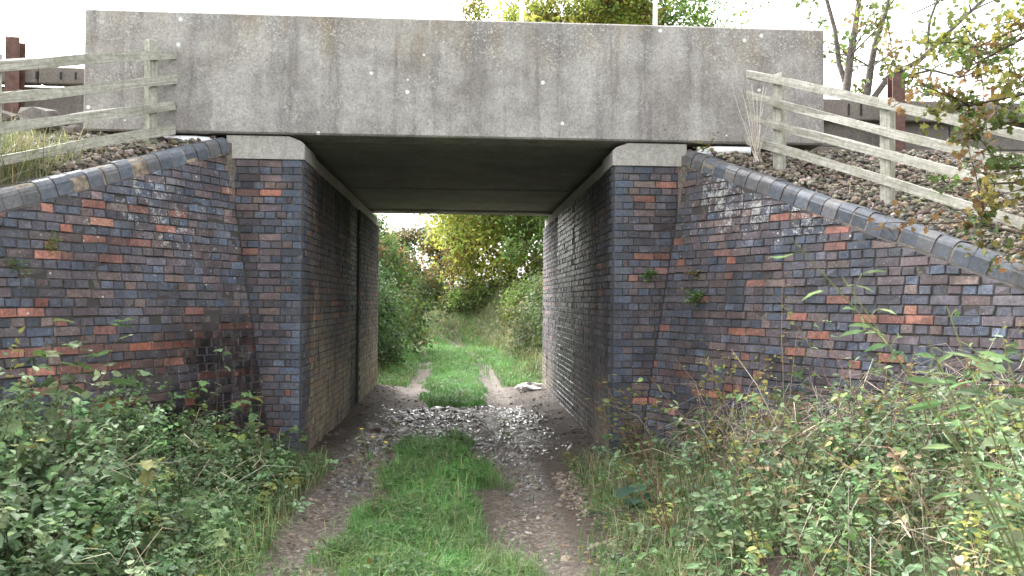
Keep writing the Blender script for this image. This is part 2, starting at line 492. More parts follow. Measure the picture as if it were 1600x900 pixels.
def ground():
    xs = axis_([(-400, -60, 40), (-60, -12, 4), (-12, -5, .5), (-5, 5, .05), (5, 12, .5), (12, 60, 4), (60, 401, 40)])
    ys = axis_([(-200, -20, 30), (-20, -8, .5), (-8, 9, .06), (9, 32, .2), (32, 60, 2), (60, 401, 40)])
    X, Y = np.meshgrid(xs, ys)
    Z = bank(X, Y)
    Z += .012 * (fbm(X * 9, Y * 9, 3) - .5) * (np.abs(X) < 5)
    n = len(xs); m = len(ys)
    i = np.arange(m - 1)[:, None] * n + np.arange(n - 1)[None]
    F = np.stack([i, i + 1, i + n + 1, i + n], -1).reshape(-1, 4)
    soil = np.array([.068, .050, .037]); mud = np.array([.040, .031, .026]); grit = np.array([.105, .085, .068]); turf = np.array([.055, .075, .025])
    nz = fbm(X * 2.2, Y * 2.2, 4)
    C = np.tile(soil, (m, n, 1))
    cx = lane_x(Y)
    rut = np.clip(np.exp(-((X - cx - .80) / .26) ** 4) + np.exp(-((X - cx + .82) / .32) ** 4), 0, 1)
    ins = smooth((Y + .2) / 1.4) * smooth((LEN + .4 - Y) / 1.2)
    C = C + (grit - C) * (rut * .75 * (.5 + nz))[..., None]
    C = C + (turf - C) * (smooth((np.abs(X) - 1.9) / .6) * (1 - ins) * .9)[..., None]
    C = C + (turf - C) * (smooth((Y - 8.5) / 1.5) * np.clip(1 - rut * smooth((21 - Y) / 3), 0, 1))[..., None]
    C = C * (1 - .35 * rut * smooth((Y - 7) / 2))[..., None]
    C = C + (mud - C) * (ins * smooth(nz * 2.2 - .5) * .85)[..., None]
    wetb = smooth((Y - .2) / 1.4) * smooth((5.3 - Y) / 1.2) * smooth((1.25 - np.abs(X + .0)) / .4)
    wetb = np.maximum(wetb, rut * smooth((Y + 2.6) / 2) * smooth((4 - Y) / 2) * .9)
    wet = np.clip(wetb * (.4 + 1.1 * nz), 0, 1)
    Mi = np.stack([wet, np.clip(rut * .8 + wetb * .7, 0, 1), 0 * wet, 0 * wet], -1)
    o = link('ground', np.stack([X, Y, Z], -1).reshape(-1, 3), [F], M_GROUND, None, C.reshape(-1, 3), Mi.reshape(-1, 4), origin=np.zeros(3), smooth_shade=True)
    tag(o, 'earth lane with two wheel ruts running under the bridge', 'ground', kind='structure')
ground()

def puddle():
    """thin sheet of water lying in the hollows across the lane"""
    n = 40; V = [(0.1, 2.75)]
    for k in range(n):
        a = 2 * math.pi * k / n
        r = 1 + .18 * math.sin(3 * a + 1) + .12 * math.sin(5 * a)
        V.append((.05 + 1.25 * r * math.cos(a), 2.75 + 1.55 * r * math.sin(a)))
    V = np.array(V)
    X, Y = np.meshgrid(np.linspace(-1.1, 1.2, 60), np.linspace(1.3, 4.2, 60))
    lev = float(np.percentile(bank(X, Y), 9))
    F = np.array([(0, 1 + k, 1 + (k + 1) % n) for k in range(n)])
    m, nt = newmat('water'); g = N_(nt); p = g.pos()
    g.out(g.bsdf((.030, .024, .018), .06, g.bump(g.noise(p, 9, 3), .04, .01)))
    o = link('puddle', np.column_stack([V, np.full(len(V), lev)]), [F], m)
    tag(o, 'shallow muddy puddle lying across the lane under the bridge', 'puddle', kind='structure')
puddle()

def slope_z(sg, Y):
    Y = np.asarray(Y, float)
    z = np.where(Y < 0, ZTOP[sg] - .06 + SLOPE[sg] / math.cos(TH) * Y, ZTOP[sg] - .06)
    z = np.where(Y > LEN, ZTOP[sg] - .06 - .5 * (Y - LEN), z)
    return np.maximum(z, .25)
def wing_in(Y):
    Y = np.asarray(Y, float)
    x = np.where(Y < 0, PX + .22 - Y * math.tan(TH), PX - .1)
    return np.where(Y > LEN, PX - .1 + (Y - LEN) * .55, x)

def embankment(sg):
    ys = axis_([(-8.4, 0, .15), (0, LEN, .35), (LEN, 16, .4)])
    us = np.concatenate([[0, 0.001], np.arange(.1, 4, .15), np.arange(4, 12, 1), np.arange(12, 70, 8)])
    U, Y = np.meshgrid(us, ys)
    X = wing_in(Y) + U
    Z = slope_z(sg, Y) + .12 * (fbm(X * 1.7, Y * 1.7, 3) - .5) * (U > .05) + .02 * U * (U < 4)
    Z = np.where(U == 0, -.2, Z)
    n, m = len(us), len(ys)
    i = np.arange(m - 1)[:, None] * n + np.arange(n - 1)[None]
    F = np.stack([i, i + 1, i + n + 1, i + n], -1).reshape(-1, 4)
    if sg < 0: F = F[:, ::-1]
    nz = fbm(X * 1.5 + 9, Y * 1.5, 4)
    C = np.array([.12, .10, .08]) + (np.array([.055, .07, .028]) - np.array([.12, .10, .08])) * smooth(nz * 2.4 - .7)[..., None]
    Mi = np.zeros((m, n, 4)); Mi[..., 1] = .5
    o = link('embankment', np.stack([sg * X, Y, Z], -1).reshape(-1, 3), [F], M_GROUND, None, C.reshape(-1, 3), Mi.reshape(-1, 4), origin=np.array([sg * 3., 0, 0]), smooth_shade=True)
    tag(o, 'railway embankment, ' + ('stony slope of ballast behind the brick wall' if sg > 0 else 'slope with long grass tufts behind the brick wall'), 'embankment', kind='structure')
embankment(1); embankment(-1)

# ------------------------------------------------------------------ brickwork
BLUE = [(.058, .072, .104), (.070, .084, .116), (.045, .053, .072), (.064, .070, .088)]
PURP = [(.094, .070, .077), (.108, .077, .078), (.076, .061, .069), (.120, .088, .082)]
RED = [(.25, .100, .074), (.21, .088, .068), (.28, .120, .088), (.175, .082, .068), (.23, .115, .085)]
_last = [0]
def brick_colour(header, redness=1.0, blueness=1.0):
    pb, pp, pr = (.66, .29, .045) if header else (.26, .52, .22)
    pb *= blueness; pr *= redness
    pr *= 2.6 if (_last[0] == 2 and not header) else .72
    if _last[0] == 0: pb *= 1.35
    t = random.random() * (pb + pp + pr)
    k = 0 if t < pb else 1 if t < pb + pp else 2
    _last[0] = k
    c = np.array(random.choice((BLUE, PURP, RED)[k]))
    o_ = np.array(random.choice((PURP, BLUE, PURP)[k])); f_ = random.random() ** 2 * .6
    c = c * (1 - f_) + o_ * f_
    v = math.exp(random.gauss(0, .17))
    return np.array(c) * v

BF = np.array([(8, 9, 10, 11), (4, 5, 9, 8), (5, 6, 10, 9), (6, 7, 11, 10), (7, 4, 8, 11), (0, 1, 5, 4), (1, 2, 6, 5), (2, 3, 7, 6), (3, 0, 4, 7)])
def brick_verts(q, n, proud, dep=.07, ch=.007):
    """q: four face corners (bl, br, tr, tl), n: outward normal"""
    q = np.asarray(q, float); n = np.asarray(n, float)
    c = q.mean(0)
    q = q + rng.normal(0, .0026, q.shape)
    e = (c - q); e = e / (np.linalg.norm(e, axis=1, keepdims=True) + 1e-9)
    tilt = rng.normal(0, .0012, (4, 1))
    return np.concatenate([q - n * dep, q + n * (proud - ch), q + e * ch * 1.2 + n * (proud + tilt)])

class Bricks:
    """collects bricks, then makes the ones that show largest objects of their own"""
    def __init__(s): s.items = []
    def add(s, V, F, c, m): s.items.append((V, F, np.asarray(c, float), np.asarray(m, float)))
    def finish(s, parent, zmin, limit=300):
        cen = np.array([it[0].mean(0) for it in s.items])
        px, d = project(cen)
        score = []
        for k, it in enumerate(s.items):
            V = it[0]; x, y = px[k]
            if d[k] < .5 or x < 0 or x > 1600 or y < 0 or y > 900 or cen[k, 2] < zmin(cen[k]):
                score.append(0); continue
            f = V[8:12]
            p, _ = project(f)
            score.append(abs(np.dot(p[:, 0], np.roll(p[:, 1], 1)) - np.dot(p[:, 1], np.roll(p[:, 0], 1))) / 2)
        order = np.argsort(-np.array(score))
        one = set(int(i) for i in order[:limit] if score[i] > 0)
        rest = MB()
        for k, (V, F, c, m) in enumerate(s.items):
            if k in one:
                link('brick', V, [F], M_BRICK, parent, c, m)
            else:
                rest.add(V, F, c=c, m=m)
        o = rest.link('brickwork', M_BRICK, parent)
        o['kind'] = 'stuff'

def wing_pt(sg, s, z, off=0.):
    x = PX + math.sin(TH) * s - math.cos(TH) * (BAT * (ZR - z) + off)
    y = -math.cos(TH) * s - math.sin(TH) * (BAT * (ZR - z) + off)
    return np.array([sg * x, y, z])
def cop_z(sg, s): return ZTOP[sg] - SLOPE[sg] * s      # top front edge of coping
COPH = .165
def wing_normal(sg): return np.array([-sg * math.cos(TH), -math.sin(TH), BAT]) / math.sqrt(1 + BAT ** 2)

def wing_stain(sg, p):
    """wet, efflorescence, lime, soot at a point of the wing face (real stains on the wall)"""
    x, y, z = p
    nz = float(fbm(y * 2.1 + 3 * sg, z * 2.1, 3))
    s = -y / math.cos(TH)
    wet = eff = lime = blackening = 0.
    if sg < 0:
        # damp black seep low down next to the pier
        a = math.exp(-((s - .80) / .95) ** 2) * float(smooth((1.85 - .22 * s - z) / .5)) 
        blackening = np.clip(a * (nz * 3.2 - .45), 0, 1); wet = np.clip(a * 1.1, 0, .9)
        eff = np.clip(.24 + .6 * math.exp(-((s - .9) / .9) ** 2 - ((z - 2.6) / .5) ** 2) * nz * 1.4, 0, 1) * (1 if z > 1.4 else .5)
    else:
        eff = np.clip(.10 + 1.9 * math.exp(-((s - 1.2) / 1.0) ** 2) * float(smooth((z - 1.9) / .7)) * nz, 0, 1)
        blackening = np.clip((nz - .62) * 1.6 + float(smooth((.9 - z) / .5)) * .25, 0, .6)
    return np.array([wet, eff, lime, blackening])

def wing(sg):
    base = wing_pt(sg, 0, 0)
    lab = ('sloping brick wing wall with white salt bloom below its coping' if sg > 0
           else 'sloping brick wing wall with black damp stain low beside the pier')
    t = thing('wing_wall', (base[0], base[1] - .5, 0), lab, 'wall', 'brick wing walls of the bridge')
    n = wing_normal(sg)
    B = Bricks()
    z = -.2; row = 0
    while z < 3.4:
        header = row % 2 == 0
        z1 = z + CRS - .009
        pitch = .1165 if header else .233
        s0 = -math.tan(TH) * BAT * (ZR - z) + .006
        s = s0
        first = True
        while s < WL[sg]:
            L = pitch * (1 + random.gauss(0, .025))
            if first: L *= random.uniform(.4, 1.0); first = False
            elif header is False and random.random() < .05: L = .1165
            e = s + L - .009
            c0 = cop_z(sg, s) - COPH - .012; c1 = cop_z(sg, e) - COPH - .012
            if c1 < z + .004: e = s + (ZTOP[sg] - COPH - .012 - z - .004) / SLOPE[sg] - s
            if c0 > z + .012 and e - s > .02:
                c1 = cop_z(sg, e) - COPH - .012
                dz = random.gauss(0, .0018)
                q = np.array([wing_pt(sg, s, z + dz), wing_pt(sg, e, z + dz), wing_pt(sg, e, max(z + .006, min(z1, c1)) + dz), wing_pt(sg, s, min(z1, c0) + dz)])
                if sg < 0: q = q[[1, 0, 3, 2]]
                hdr2 = header or L < .13
                zn = float(fbm(s * 1.1 + 11 * sg, z * 1.6 + 3, 2)); zd = float(fbm(s * .9 + 5 * sg + 40, z * 1.2, 3))
                red = .25 + 3.4 * max(0, zn - .25)
                c = brick_colour(hdr2, red, 1.0) * (.72 + .58 * zd)
                m = wing_stain(sg, q.mean(0))
                if sg < 0 and m[0] > .3: c = brick_colour(hdr2, 1.5, .8) * np.array([1.05, .85, .75])
                B.add(brick_verts(q, n, random.gauss(0, .004)), BF, c, m)
            s += L
        z += CRS; row += 1
    B.finish(t, lambda c: (1.0 if sg < 0 else 1.1) if abs(c[0]) > 2.5 else .5)
    # core behind the joints
    mb = MB()
    W = WL[sg] + .02
    def prism(off0, off1, zt):
        a = []
        for s in (-.35, 0, W):
            pass
    k = 14
    ss = np.linspace(-.27, W, k)
    fr = []; 
    for s in ss:
        sb = max(s, -math.tan(TH) * BAT * (ZR + .25)); 
        zt = min(cop_z(sg, s) - COPH - .014, 3.40)
        st = max(s, -math.tan(TH) * BAT * (ZR - zt))
        fr.append([wing_pt(sg, sb, -.25, -.0095), wing_pt(sg, st, zt, -.0095), wing_pt(sg, st, zt, -.42), wing_pt(sg, sb, -.25, -.42)])
    V = np.array(fr).reshape(-1, 3)
    V[:, 1] = np.minimum(V[:, 1], -.002)
    F = []
    for i in range(k - 1):
        for j in range(4):
            a, b = i * 4 + j, i * 4 + (j + 1) % 4
            F.append((a, b, b + 4, a + 4))
    F.append((0, 1, 2, 3)); F.append(tuple((k - 1) * 4 + j for j in (3, 2, 1, 0)))
    if sg < 0: F = [f[::-1] for f in F]
    link('mortar', V, [np.array(F)], M_MORTAR, t)
    # coping bricks: bullnosed, laid on the slope
    al = math.atan(SLOPE[sg])
    d = np.array([sg * math.sin(TH), -math.cos(TH), 0])
    tdir = d * math.cos(al) + np.array([0, 0, -math.sin(al)])
    out = np.array([-sg * math.cos(TH), -math.sin(TH), 0])
    up = np.cross(tdir, out) * (1 if np.cross(tdir, out)[2] > 0 else -1)
    R = .075
    prof = [(.035, -COPH + .0), (.035, -R)] + [(.035 - R + R * math.cos(a), -R + R * math.sin(a)) for a in np.linspace(.18, math.pi / 2, 8)] + [(-.34, -.012), (-.34, -COPH)]
    prof = np.array(prof)
    pit = .158
    nb = int(WL[sg] / math.cos(al) / pit)
    ms = []
    for kx in range(nb + 1):
        for_s = kx * pit * math.cos(al)
        o_ = wing_pt(sg, for_s, 0); 
        P0 = np.array([sg * (PX + math.sin(TH) * for_s), -math.cos(TH) * for_s, 0]) + out * (-BAT * (cop_z(sg, for_s) - ZR) * 0)
        P0[2] = cop_z(sg, for_s)
        ms.append(P0)
    m_ = MB()
    for kx in range(nb):
        P0 = ms[kx] + tdir * .005 + rng.normal(0, .0045, 3); L = pit - .011 - abs(random.gauss(0, .002))
        pr = prof + rng.normal(0, .0015, prof.shape)
        if kx == 0: P0 = P0 + tdir * .03; L -= .03
        ring = [P0 + out * a + up * b for a, b in pr]
        ring2 = [p + tdir * L for p in ring]
        ic = np.mean(ring, 0)
        V = np.array(ring + ring2); nn = len(ring)
        F = [(i, (i + 1) % nn, nn + (i + 1) % nn, nn + i) for i in range(nn)]
        caps0 = tuple(range(nn))[::-1]; caps1 = tuple(range(nn, 2 * nn))
        c = np.array(random.choice([(.075, .088, .112), (.088, .098, .118), (.062, .072, .092), (.10, .10, .108)])) * math.exp(random.gauss(0, .12))
        if sg < 0: F = [f[::-1] for f in F]; caps0 = caps0[::-1]; caps1 = caps1[::-1]
        link('coping_brick', V, [np.array(F), np.array([caps0, caps1])], M_COPING, t, c, smooth_shade=False)
    # mortar bed and joints, slightly inside the coping bricks
    pr = prof.copy(); pr[:, 0] = np.where(pr[:, 0] > -.2, pr[:, 0] - .007, pr[:, 0] + .004); pr[:, 1] = np.where(pr[:, 1] > -.1, pr[:, 1] - .006, pr[:, 1] - .012)
    ring = [ms[0] + tdir * .032 + out * a + up * b for a, b in pr]; ring2 = [ms[nb] + out * a + up * b for a, b in pr]
    nn = len(ring)
    F = [(i, (i + 1) % nn, nn + (i + 1) % nn, nn + i) for i in range(nn)]
    link('mortar', np.array(ring + ring2), [np.array(F), np.array([tuple(range(nn))[::-1], tuple(range(nn, 2 * nn))])], M_BEDM, t)

m, nt = newmat('bed_mortar'); g = N_(nt); p = g.pos()
g.out(g.bsdf(g.mix(g.ramp(g.noise(p, 14, 5, .7), .35, .65), (.12, .095, .075), (.33, .27, .21)), .9, g.bump(g.noise(p, 110, 4), .6, .005)))
M_BEDM = m
wing(1); wing(-1)

def jx(z): return PX - .155 * (ZR - z)      # pier edge where the wing meets it

def abutment(sg):
    lab = ('brick abutment of the underpass with a glossy wet black patch on its inner face' if sg > 0
           else 'brick abutment of the underpass with pale lime staining on its inner face')
    t = thing('abutment', (sg * (HW + .3), .3, 0), lab, 'abutment', 'brick abutments under the bridge')
    B = Bricks()
    ztop = 3.225; nrow = 44
    nf = np.array([0, -1., 0]); ns = np.array([-sg * 1., 0, 0])
    for row in range(nrow):
        z = ztop - (row + 1) * CRS; z1 = z + CRS - .009
        st = row % 2 == 0                       # stretchers on the front, headers on the return
        # quoin brick with a bullnosed arris
        wf = .225 if st else .1085; ws = .1085 if st else .225
        if st and random.random() < .15: wf = .21
        r = .055; dep = .07
        pl = [(HW + wf, 0), (HW + r, 0)] + [(HW + r - r * math.sin(a), r - r * math.cos(a)) for a in np.linspace(.3, math.pi / 2 - .3, 4)] + [(HW, r), (HW, ws), (HW + dep, ws), (HW + dep, dep), (HW + wf, dep)]
        dz = random.gauss(0, .001)
        ring = np.array([(sg * x, y, z + dz) for x, y in pl]); ring2 = ring + np.array([0, 0, z1 - z]); nn = len(ring)
        V = np.concatenate([ring, ring2]); V += rng.normal(0, .0008, V.shape)
        F = [(i, (i + 1) % nn, nn + (i + 1) % nn, nn + i) for i in range(nn)]
        if sg > 0: F = [f[::-1] for f in F]
        # top and bottom as quads
        Ft = []
        for off in (0, nn):
            Ft += [(off + 0, off + 1, off + nn - 2, off + nn - 1), (off + 1, off + 2, off + 3, off + nn - 2), (off + 3, off + 4, off + 5, off + nn - 2), (off + 5, off + 6, off + nn - 3, off + nn - 2), (off + 6, off + 7, off + 8, off + nn - 3)]
        c = np.array(random.choice(BLUE)) * math.exp(random.gauss(0, .10)) * 1.05
        B.add(V, np.array(F + Ft), c, [.15, .12, 0, 0])
        # front face
        x = HW + wf + .009; header = not st; k = 0
        xe = jx((z + z1) / 2) - .004
        while x < xe - .02:
            L = (.1085 if header else .225) * (1 + random.gauss(0, .03))
            if header and k == 0 and random.random() < .6: L = .055
            e = min(x + L, xe)
            q = np.array([(sg * x, 0, z), (sg * e, 0, z), (sg * e, 0, z1), (sg * x, 0, z1)]) + np.array([0, 0, random.gauss(0, .0012)])
            if sg < 0: q = q[[1, 0, 3, 2]]
            nz = float(fbm(x * 2 + 5, z * 1.6 + sg, 3))
            red = 1.0 if not header else .9
            c = brick_colour(header, red * (.4 + 1.6 * nz), .95) * (.78 + .45 * float(fbm(x * 1.3 + 70, z * 1.1 + sg, 3)))
            blk = np.clip((nz - .55) * 1.2 + .35 * float(smooth((.7 - z) / .5)) + .35 * float(smooth((e - xe + .15) / .15)), 0, .8)  # darker near the foot and along the edge beside the wing
            B.add(brick_verts(q, nf, random.gauss(0, .002)), BF, c, [.1, .12, 0, blk])
            x = e + .009; k += 1
        # return face inside the underpass
        y = ws + .009; header = st
        while y < LEN:
            L = (.1085 if header else .225) * (1 + random.gauss(0, .02))
            e = min(y + L, LEN)
            wetband = (3.05 if sg > 0 else 3.55) < y < (5.1 if sg > 0 else 4.75)
            q = np.array([(sg * HW, y, z), (sg * HW, e, z), (sg * HW, e, z1), (sg * HW, y, z1)])
            if sg > 0: q = q[[1, 0, 3, 2]]
            if wetband and sg < 0: q = q + np.array([-.045, 0, 0])
            nz = float(fbm(y * 1.1 + 20 * sg, z * .8, 3)); n2 = float(fbm(y * 3.1 + 20 * sg, z * .5 + 7, 2))
            if wetband:
                c = np.array(random.choice(BLUE)) * .5
                mm = [.62 if sg > 0 else .45, .08, 0., np.clip(.95 - .4 * nz, 0, 1)]
            else:
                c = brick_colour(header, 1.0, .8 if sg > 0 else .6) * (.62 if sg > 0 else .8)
                if sg < 0:
                    lime = np.clip(1.15 * float(smooth((1.9 - z) / 1.9)) * float(smooth((y - .2) / .5)) + .9 * (nz - .45) + .35 * float(smooth((.9 - z) / .5)), 0, .95)
                    blackening = np.clip(float(smooth((z - 1.7) / 1.4)) * .9 * float(smooth((y - .1) / .6)) + (n2 - .65), 0, .85)  # black grows towards the top of the wall and away from the mouth
                    mm = [.05, .12, lime, blackening]
                else:
                    lime = np.clip(float(smooth((1.0 - z) / .9)) * .75 * (nz * 1.6) + .10 * float(smooth((y - 4.9) / .5)), 0, .8)
                    blackening = np.clip((n2 - .25) * 2.0 + .6 * float(smooth((z - 2.3) / .8)) + .35 * math.exp(-((y - 1.6) / .8) ** 2), 0, .8)  # patchy black, heavier near the top and a short way in
                    shine = float(smooth((y - 1.0) / .8)) * float(smooth((3.05 - y) / .3)) * n2 * 1.5 * float(smooth((z - .8) / 1.))
                    mm = [np.clip(.05 + .6 * shine, 0, .6), .12, lime, blackening]
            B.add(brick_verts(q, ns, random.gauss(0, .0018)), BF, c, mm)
            y = e + .009
    B.finish(t, lambda c: .1)
    # core
    mb = MB()
    lo, hi = sorted((sg * (HW + .0095), sg * (PX + .5)))
    def core(y0, y1, rec=0.):
        a, b = sorted((sg * (HW + .0095 + rec), sg * (PX - .03)))
        mb.aabox(a, b, y0, y1, -.25, 3.222)
    if sg > 0: core(.0095, LEN)
    else:
        core(.0095, 3.55); core(3.5505, 4.75, .045); core(4.7505, LEN)
    # trim the pier edge so that the core stays behind the wing
    o = mb.link('mortar', M_MORTAR, t)
    # concrete bearing beam along the top, nibbed at its front inner corner
    z0, z1 = 3.226, 3.468
    pl = [(HW - .004, z0), (PX - .01, z0), (PX - .01, z1), (HW + .16, z1), (HW + .03, z1 - .05), (HW - .004, z1 - .085)]
    ys = [-.012, .62, .64, LEN - .02]
    V = []
    for kk, yy in enumerate(ys):
        off = 0.0 if kk < 2 else .035
        V += [(sg * (x + (off if x < HW + .2 else 0)), yy, zz) for x, zz in pl]
    nn = len(pl); F = []
    for kk in range(len(ys) - 1):
        for i in range(nn):
            a, b = kk * nn + i, kk * nn + (i + 1) % nn
            F.append((a, b, b + nn, a + nn))
    F6 = [tuple(range(nn))[::-1], tuple((len(ys) - 1) * nn + i for i in range(nn))]
    if sg < 0: F = [f[::-1] for f in F]; F6 = [f[::-1] for f in F6]
    link('bearing_beam', np.array(V), [np.array(F), np.array(F6)], M_PAD, t)
abutment(1); abutment(-1)

# ------------------------------------------------------------------ bridge deck and parapet girder
def bridge():
    t = thing('rail_bridge', (0, LEN / 2, 3.48), 'concrete railway bridge deck with deep weathered parapet girder over the lane', 'bridge')
    def girder(y0, y1, name, lab=None):
        nx, nz = 90, 14
        V = []; F = []
        x0, x1, z0, z1 = -3.905, 3.965, 3.485, 4.75
        V, F4, F3 = bevbox((x0, y0, z0), (x1 - x0, 0, 0), (0, y1 - y0, 0), (0, 0, z1 - z0), .018)
        o = link(name, V, [F4, F3], M_GIRDER, t)
        if lab: o['label'] = lab
    girder(-.05, .38, 'parapet_girder', 'long grey lichen-spotted concrete parapet girder')
    girder(LEN - .36, LEN + .06, 'parapet_girder')
    y = .40
    for k, wd in enumerate((.62, 1.62, 1.62, 1.62, 1.36)):
        z0 = 3.50 if k else 3.492
        V, F4, F3 = bevbox((-3.2, y, z0 + random.uniform(0, .035)), (6.4, 0, 0), (0, wd - .05, 0), (0, 0, .34), .02)
        link('soffit_slab', V, [F4, F3], M_SOFFIT, t)
        y += wd
    mb = MB(); mb.aabox(-3.7, 3.75, .39, LEN - .37, 3.86, 4.06)
    link('ballast_bed', *mb.arrays()[:2], M_PLANK, t)
bridge()

# ------------------------------------------------------------------ fences
def fence(sg, tops, post_s, rails, label):
    pass

def fence_build(label, A, Bp, zA, zB, posts, gap, length_over, group):
    """A,Bp plan ends of the rail line, zA,zB height of the top rail there"""
    A = np.array([*A, zA]); Bv = np.array([*Bp, zB])
    d = (Bv - A); L = np.linalg.norm(d); u = d / L
    hor = np.array([u[0], u[1], 0]); hor /= np.linalg.norm(hor)
    nrm = np.array([-hor[1], hor[0], 0]);
    if nrm[1] > 0: nrm = -nrm                      # towards the lane
    t = thing('wooden_fence', (A[0], A[1], zA - 1.05), label, 'fence', group)
    for s, hi in posts:
        P = A + u * s
        wd = .105; top = P[2] + hi; bot = P[2] - 1.06
        V, F4, F3 = bevbox(np.array([P[0], P[1], bot]) - hor * wd / 2 - nrm * .115, hor * wd, nrm * .085, np.array([0, 0, top - bot]), .006)
        mi = np.zeros((len(V), 4)); mi[:, 0] = V[:, 2] ; mi[:, 1] = (V - P) @ hor + .7 * s; mi[:, 2] = V[:, 0] * .5
        link('post', V, [F4, F3], M_WOOD, t, None, mi)
    for k in range(4):
        h = .088
        k0 = random.uniform(-.02, .02)
        o = A - u * k0 + np.array([0, 0, -k * gap - h / 2 + random.uniform(-.008, .008)])
        uu = u + np.array([0, 0, random.uniform(-.006, .006)])
        seg = 8
        V = []; 
        for i in range(seg + 1):
            c = o + uu * (L + k0) * i / seg + np.array([0, 0, .008 * math.sin(i * 1.1 + k * 2)]) + nrm * .006 * math.sin(i * .9 + k)
            if i in (0, seg): c = c + hor * random.uniform(-.01, .01)
            for a, b in ((0, 0), (1, 0), (1, 1), (0, 1)):
                V.append(c + nrm * (a * .036 - .029) + np.array([0, 0, h]) * b + rng.normal(0, .0048, 3) * (b * .6 + .7))
        F = []
        for i in range(seg):
            for j in range(4):
                a, b = i * 4 + j, i * 4 + (j + 1) % 4
                F.append((a, b, b + 4, a + 4))
        F += [(3, 2, 1, 0), tuple(seg * 4 + j for j in range(4))]
        V = np.array(V)
        mi = np.zeros((len(V), 4)); mi[:, 0] = (V - o) @ u + k * 3.7; mi[:, 1] = V[:, 2] * .8 + (V[:, 0] * u[2]) + k * 5; mi[:, 2] = (V @ nrm)
        # grain coordinate across the rail
        mi[:, 1] = np.tile([0, 0, h, h], seg + 1) + k * 2.2
        link('rail', V, [np.array(F)], M_WOOD, t, None, mi)
    return t
# right: from the girder end down the slope towards the camera
fence_build('grey wooden post and rail fence on the stony slope, dead stalks at its end', (3.03, -.30), (5.28, -4.2), 4.17, 2.35, [(.37, .07), (1.65, .05), (3.05, .05)], .232, 0, 'wooden fences above the wing walls')
fence_build('mossy wooden post and rail fence above long grass tufts', (-2.96, -.05), (-4.75, -3.6), 4.29, 2.97, [(.28, .17), (2.0, .12), (3.6, .1)], .258, 0, 'wooden fences above the wing walls')

# ------------------------------------------------------------------ plank retaining walls and rusty posts
def plank_wall(sg):
    x0, x1 = (3.98, 9.5) if sg > 0 else (-9.5, -3.92)
    Y = .72
    t = thing('plank_wall', ((x0 + x1) / 2, Y, 3.4), 'concrete plank ballast wall with a dark rusty post, behind ' + ('the fence on the stony slope' if sg > 0 else 'the mossy fence'), 'retaining wall', 'ballast walls beside the track')
    zs = [3.30, 3.62, 3.92, 4.17] if sg > 0 else [3.35, 3.66, 4.13, 4.32]
    dy = [.0, .03, -.10]; tops = []
    for k in range(3):
        xa = x0
        while xa < x1 - .1:
            L = 2.4 if k != 1 else 1.9
            xb = min(x1, xa + L)
            V, F4, F3 = bevbox((xa, Y + dy[k], zs[k]), (xb - xa - .015, 0, 0), (0, .14, 0), (0, 0, zs[k + 1] - zs[k] - .004), .012)
            pk = link('plank', V + rng.normal(0, .002, V.shape), [F4, F3], M_PLANK, t)
            if k == 2: tops.append((xa, xb, pk))
            xa = xb
    # lifting slots of the top plank: near-black bars, the shade inside painted on
    for xx in ([4.55, 4.70, 4.95, 5.5, 6.6] if sg > 0 else [-4.30, -4.46, -4.72, -4.86, -5.6]):
        mb = MB(); mb.aabox(xx, xx + .022, Y - .108, Y - .09, zs[2] + .05, zs[3] - .06, col=(.03, .025, .022))
        mb.link('slot_shade', M_STEM, next(pk for xa, xb, pk in tops if xa <= xx < xb))
    for xp in ((5.02, 7.6) if sg > 0 else (-4.98, -7.6)):
        mb = MB(); yb = Y - .24; w_ = .15; zt = 4.45 if sg > 0 else 4.60
        mb.aabox(xp, xp + w_, yb, yb + .012, 3.2, zt); mb.aabox(xp, xp + w_, yb + .118, yb + .13, 3.2, zt - .03); mb.aabox(xp + w_ / 2 - .005, xp + w_ / 2 + .005, yb + .0125, yb + .1175, 3.2, zt - .01)
        V, F, C, Mm = mb.arrays()
        link('steel_post', V, F, M_RUST, t)
plank_wall(1); plank_wall(-1)

def trackbed(sg):
    x0, x1 = (3.8, 60)
    mb = MB()
    ys = [.80, 1.3, 6.4, 6.9]; z = [4.10, 4.24, 4.24, 3.3]
    xs = np.concatenate([np.arange(3.8, 10, .2), [10, 20, 40, 60]])
    V = []; 
    for x in xs:
        for yy, zz in zip([.75] + ys, [3.3] + z):
            V.append((sg * x, yy, zz + random.uniform(-.02, .02)))
    n = 5; F = []
    for i in range(len(xs) - 1):
        for j in range(n - 1):
            a = i * n + j; F.append((a, a + n, a + n + 1, a + 1) if sg > 0 else (a, a + 1, a + n + 1, a + n))
    C = np.tile([.19, .175, .16], (len(V), 1)); Mi = np.tile([0, 1., 0, 0], (len(V), 1))
    o = link('trackbed', np.array(V), [np.array(F)], M_GROUND, None, C, Mi)
    tag(o, 'ballasted railway trackbed beyond the plank wall ' + ('and the leafless-limbed tree' if sg > 0 else 'and mossy fence'), 'trackbed', kind='structure')
trackbed(1); trackbed(-1)

# pale posts standing on the far side of the deck
for k, x in enumerate((.66, 2.16, 3.68)):
    P = np.array([[(x, .25, 4.745), (x, .25, 5.2), (x, .25, 5.85)]])
    mb = MB(); mb.aabox(x - .05, x + .05, .20, .30, 4.751, 4.765, col=(.62, .70, .68))
    V, F = tubes(P, np.array([[.024, .024, .024]]), 10)
    mb.add(V, F, c=(.66, .76, .73))
    o = mb.link('handrail_post', M_PAINT)
    tag(o, 'thin pale green post on the parapet ' + ['before the yellow-green crown', 'between the yellow-green and the darker crown', 'close to the girder end by the sycamore'][k], 'post', 'pale posts on the parapet')

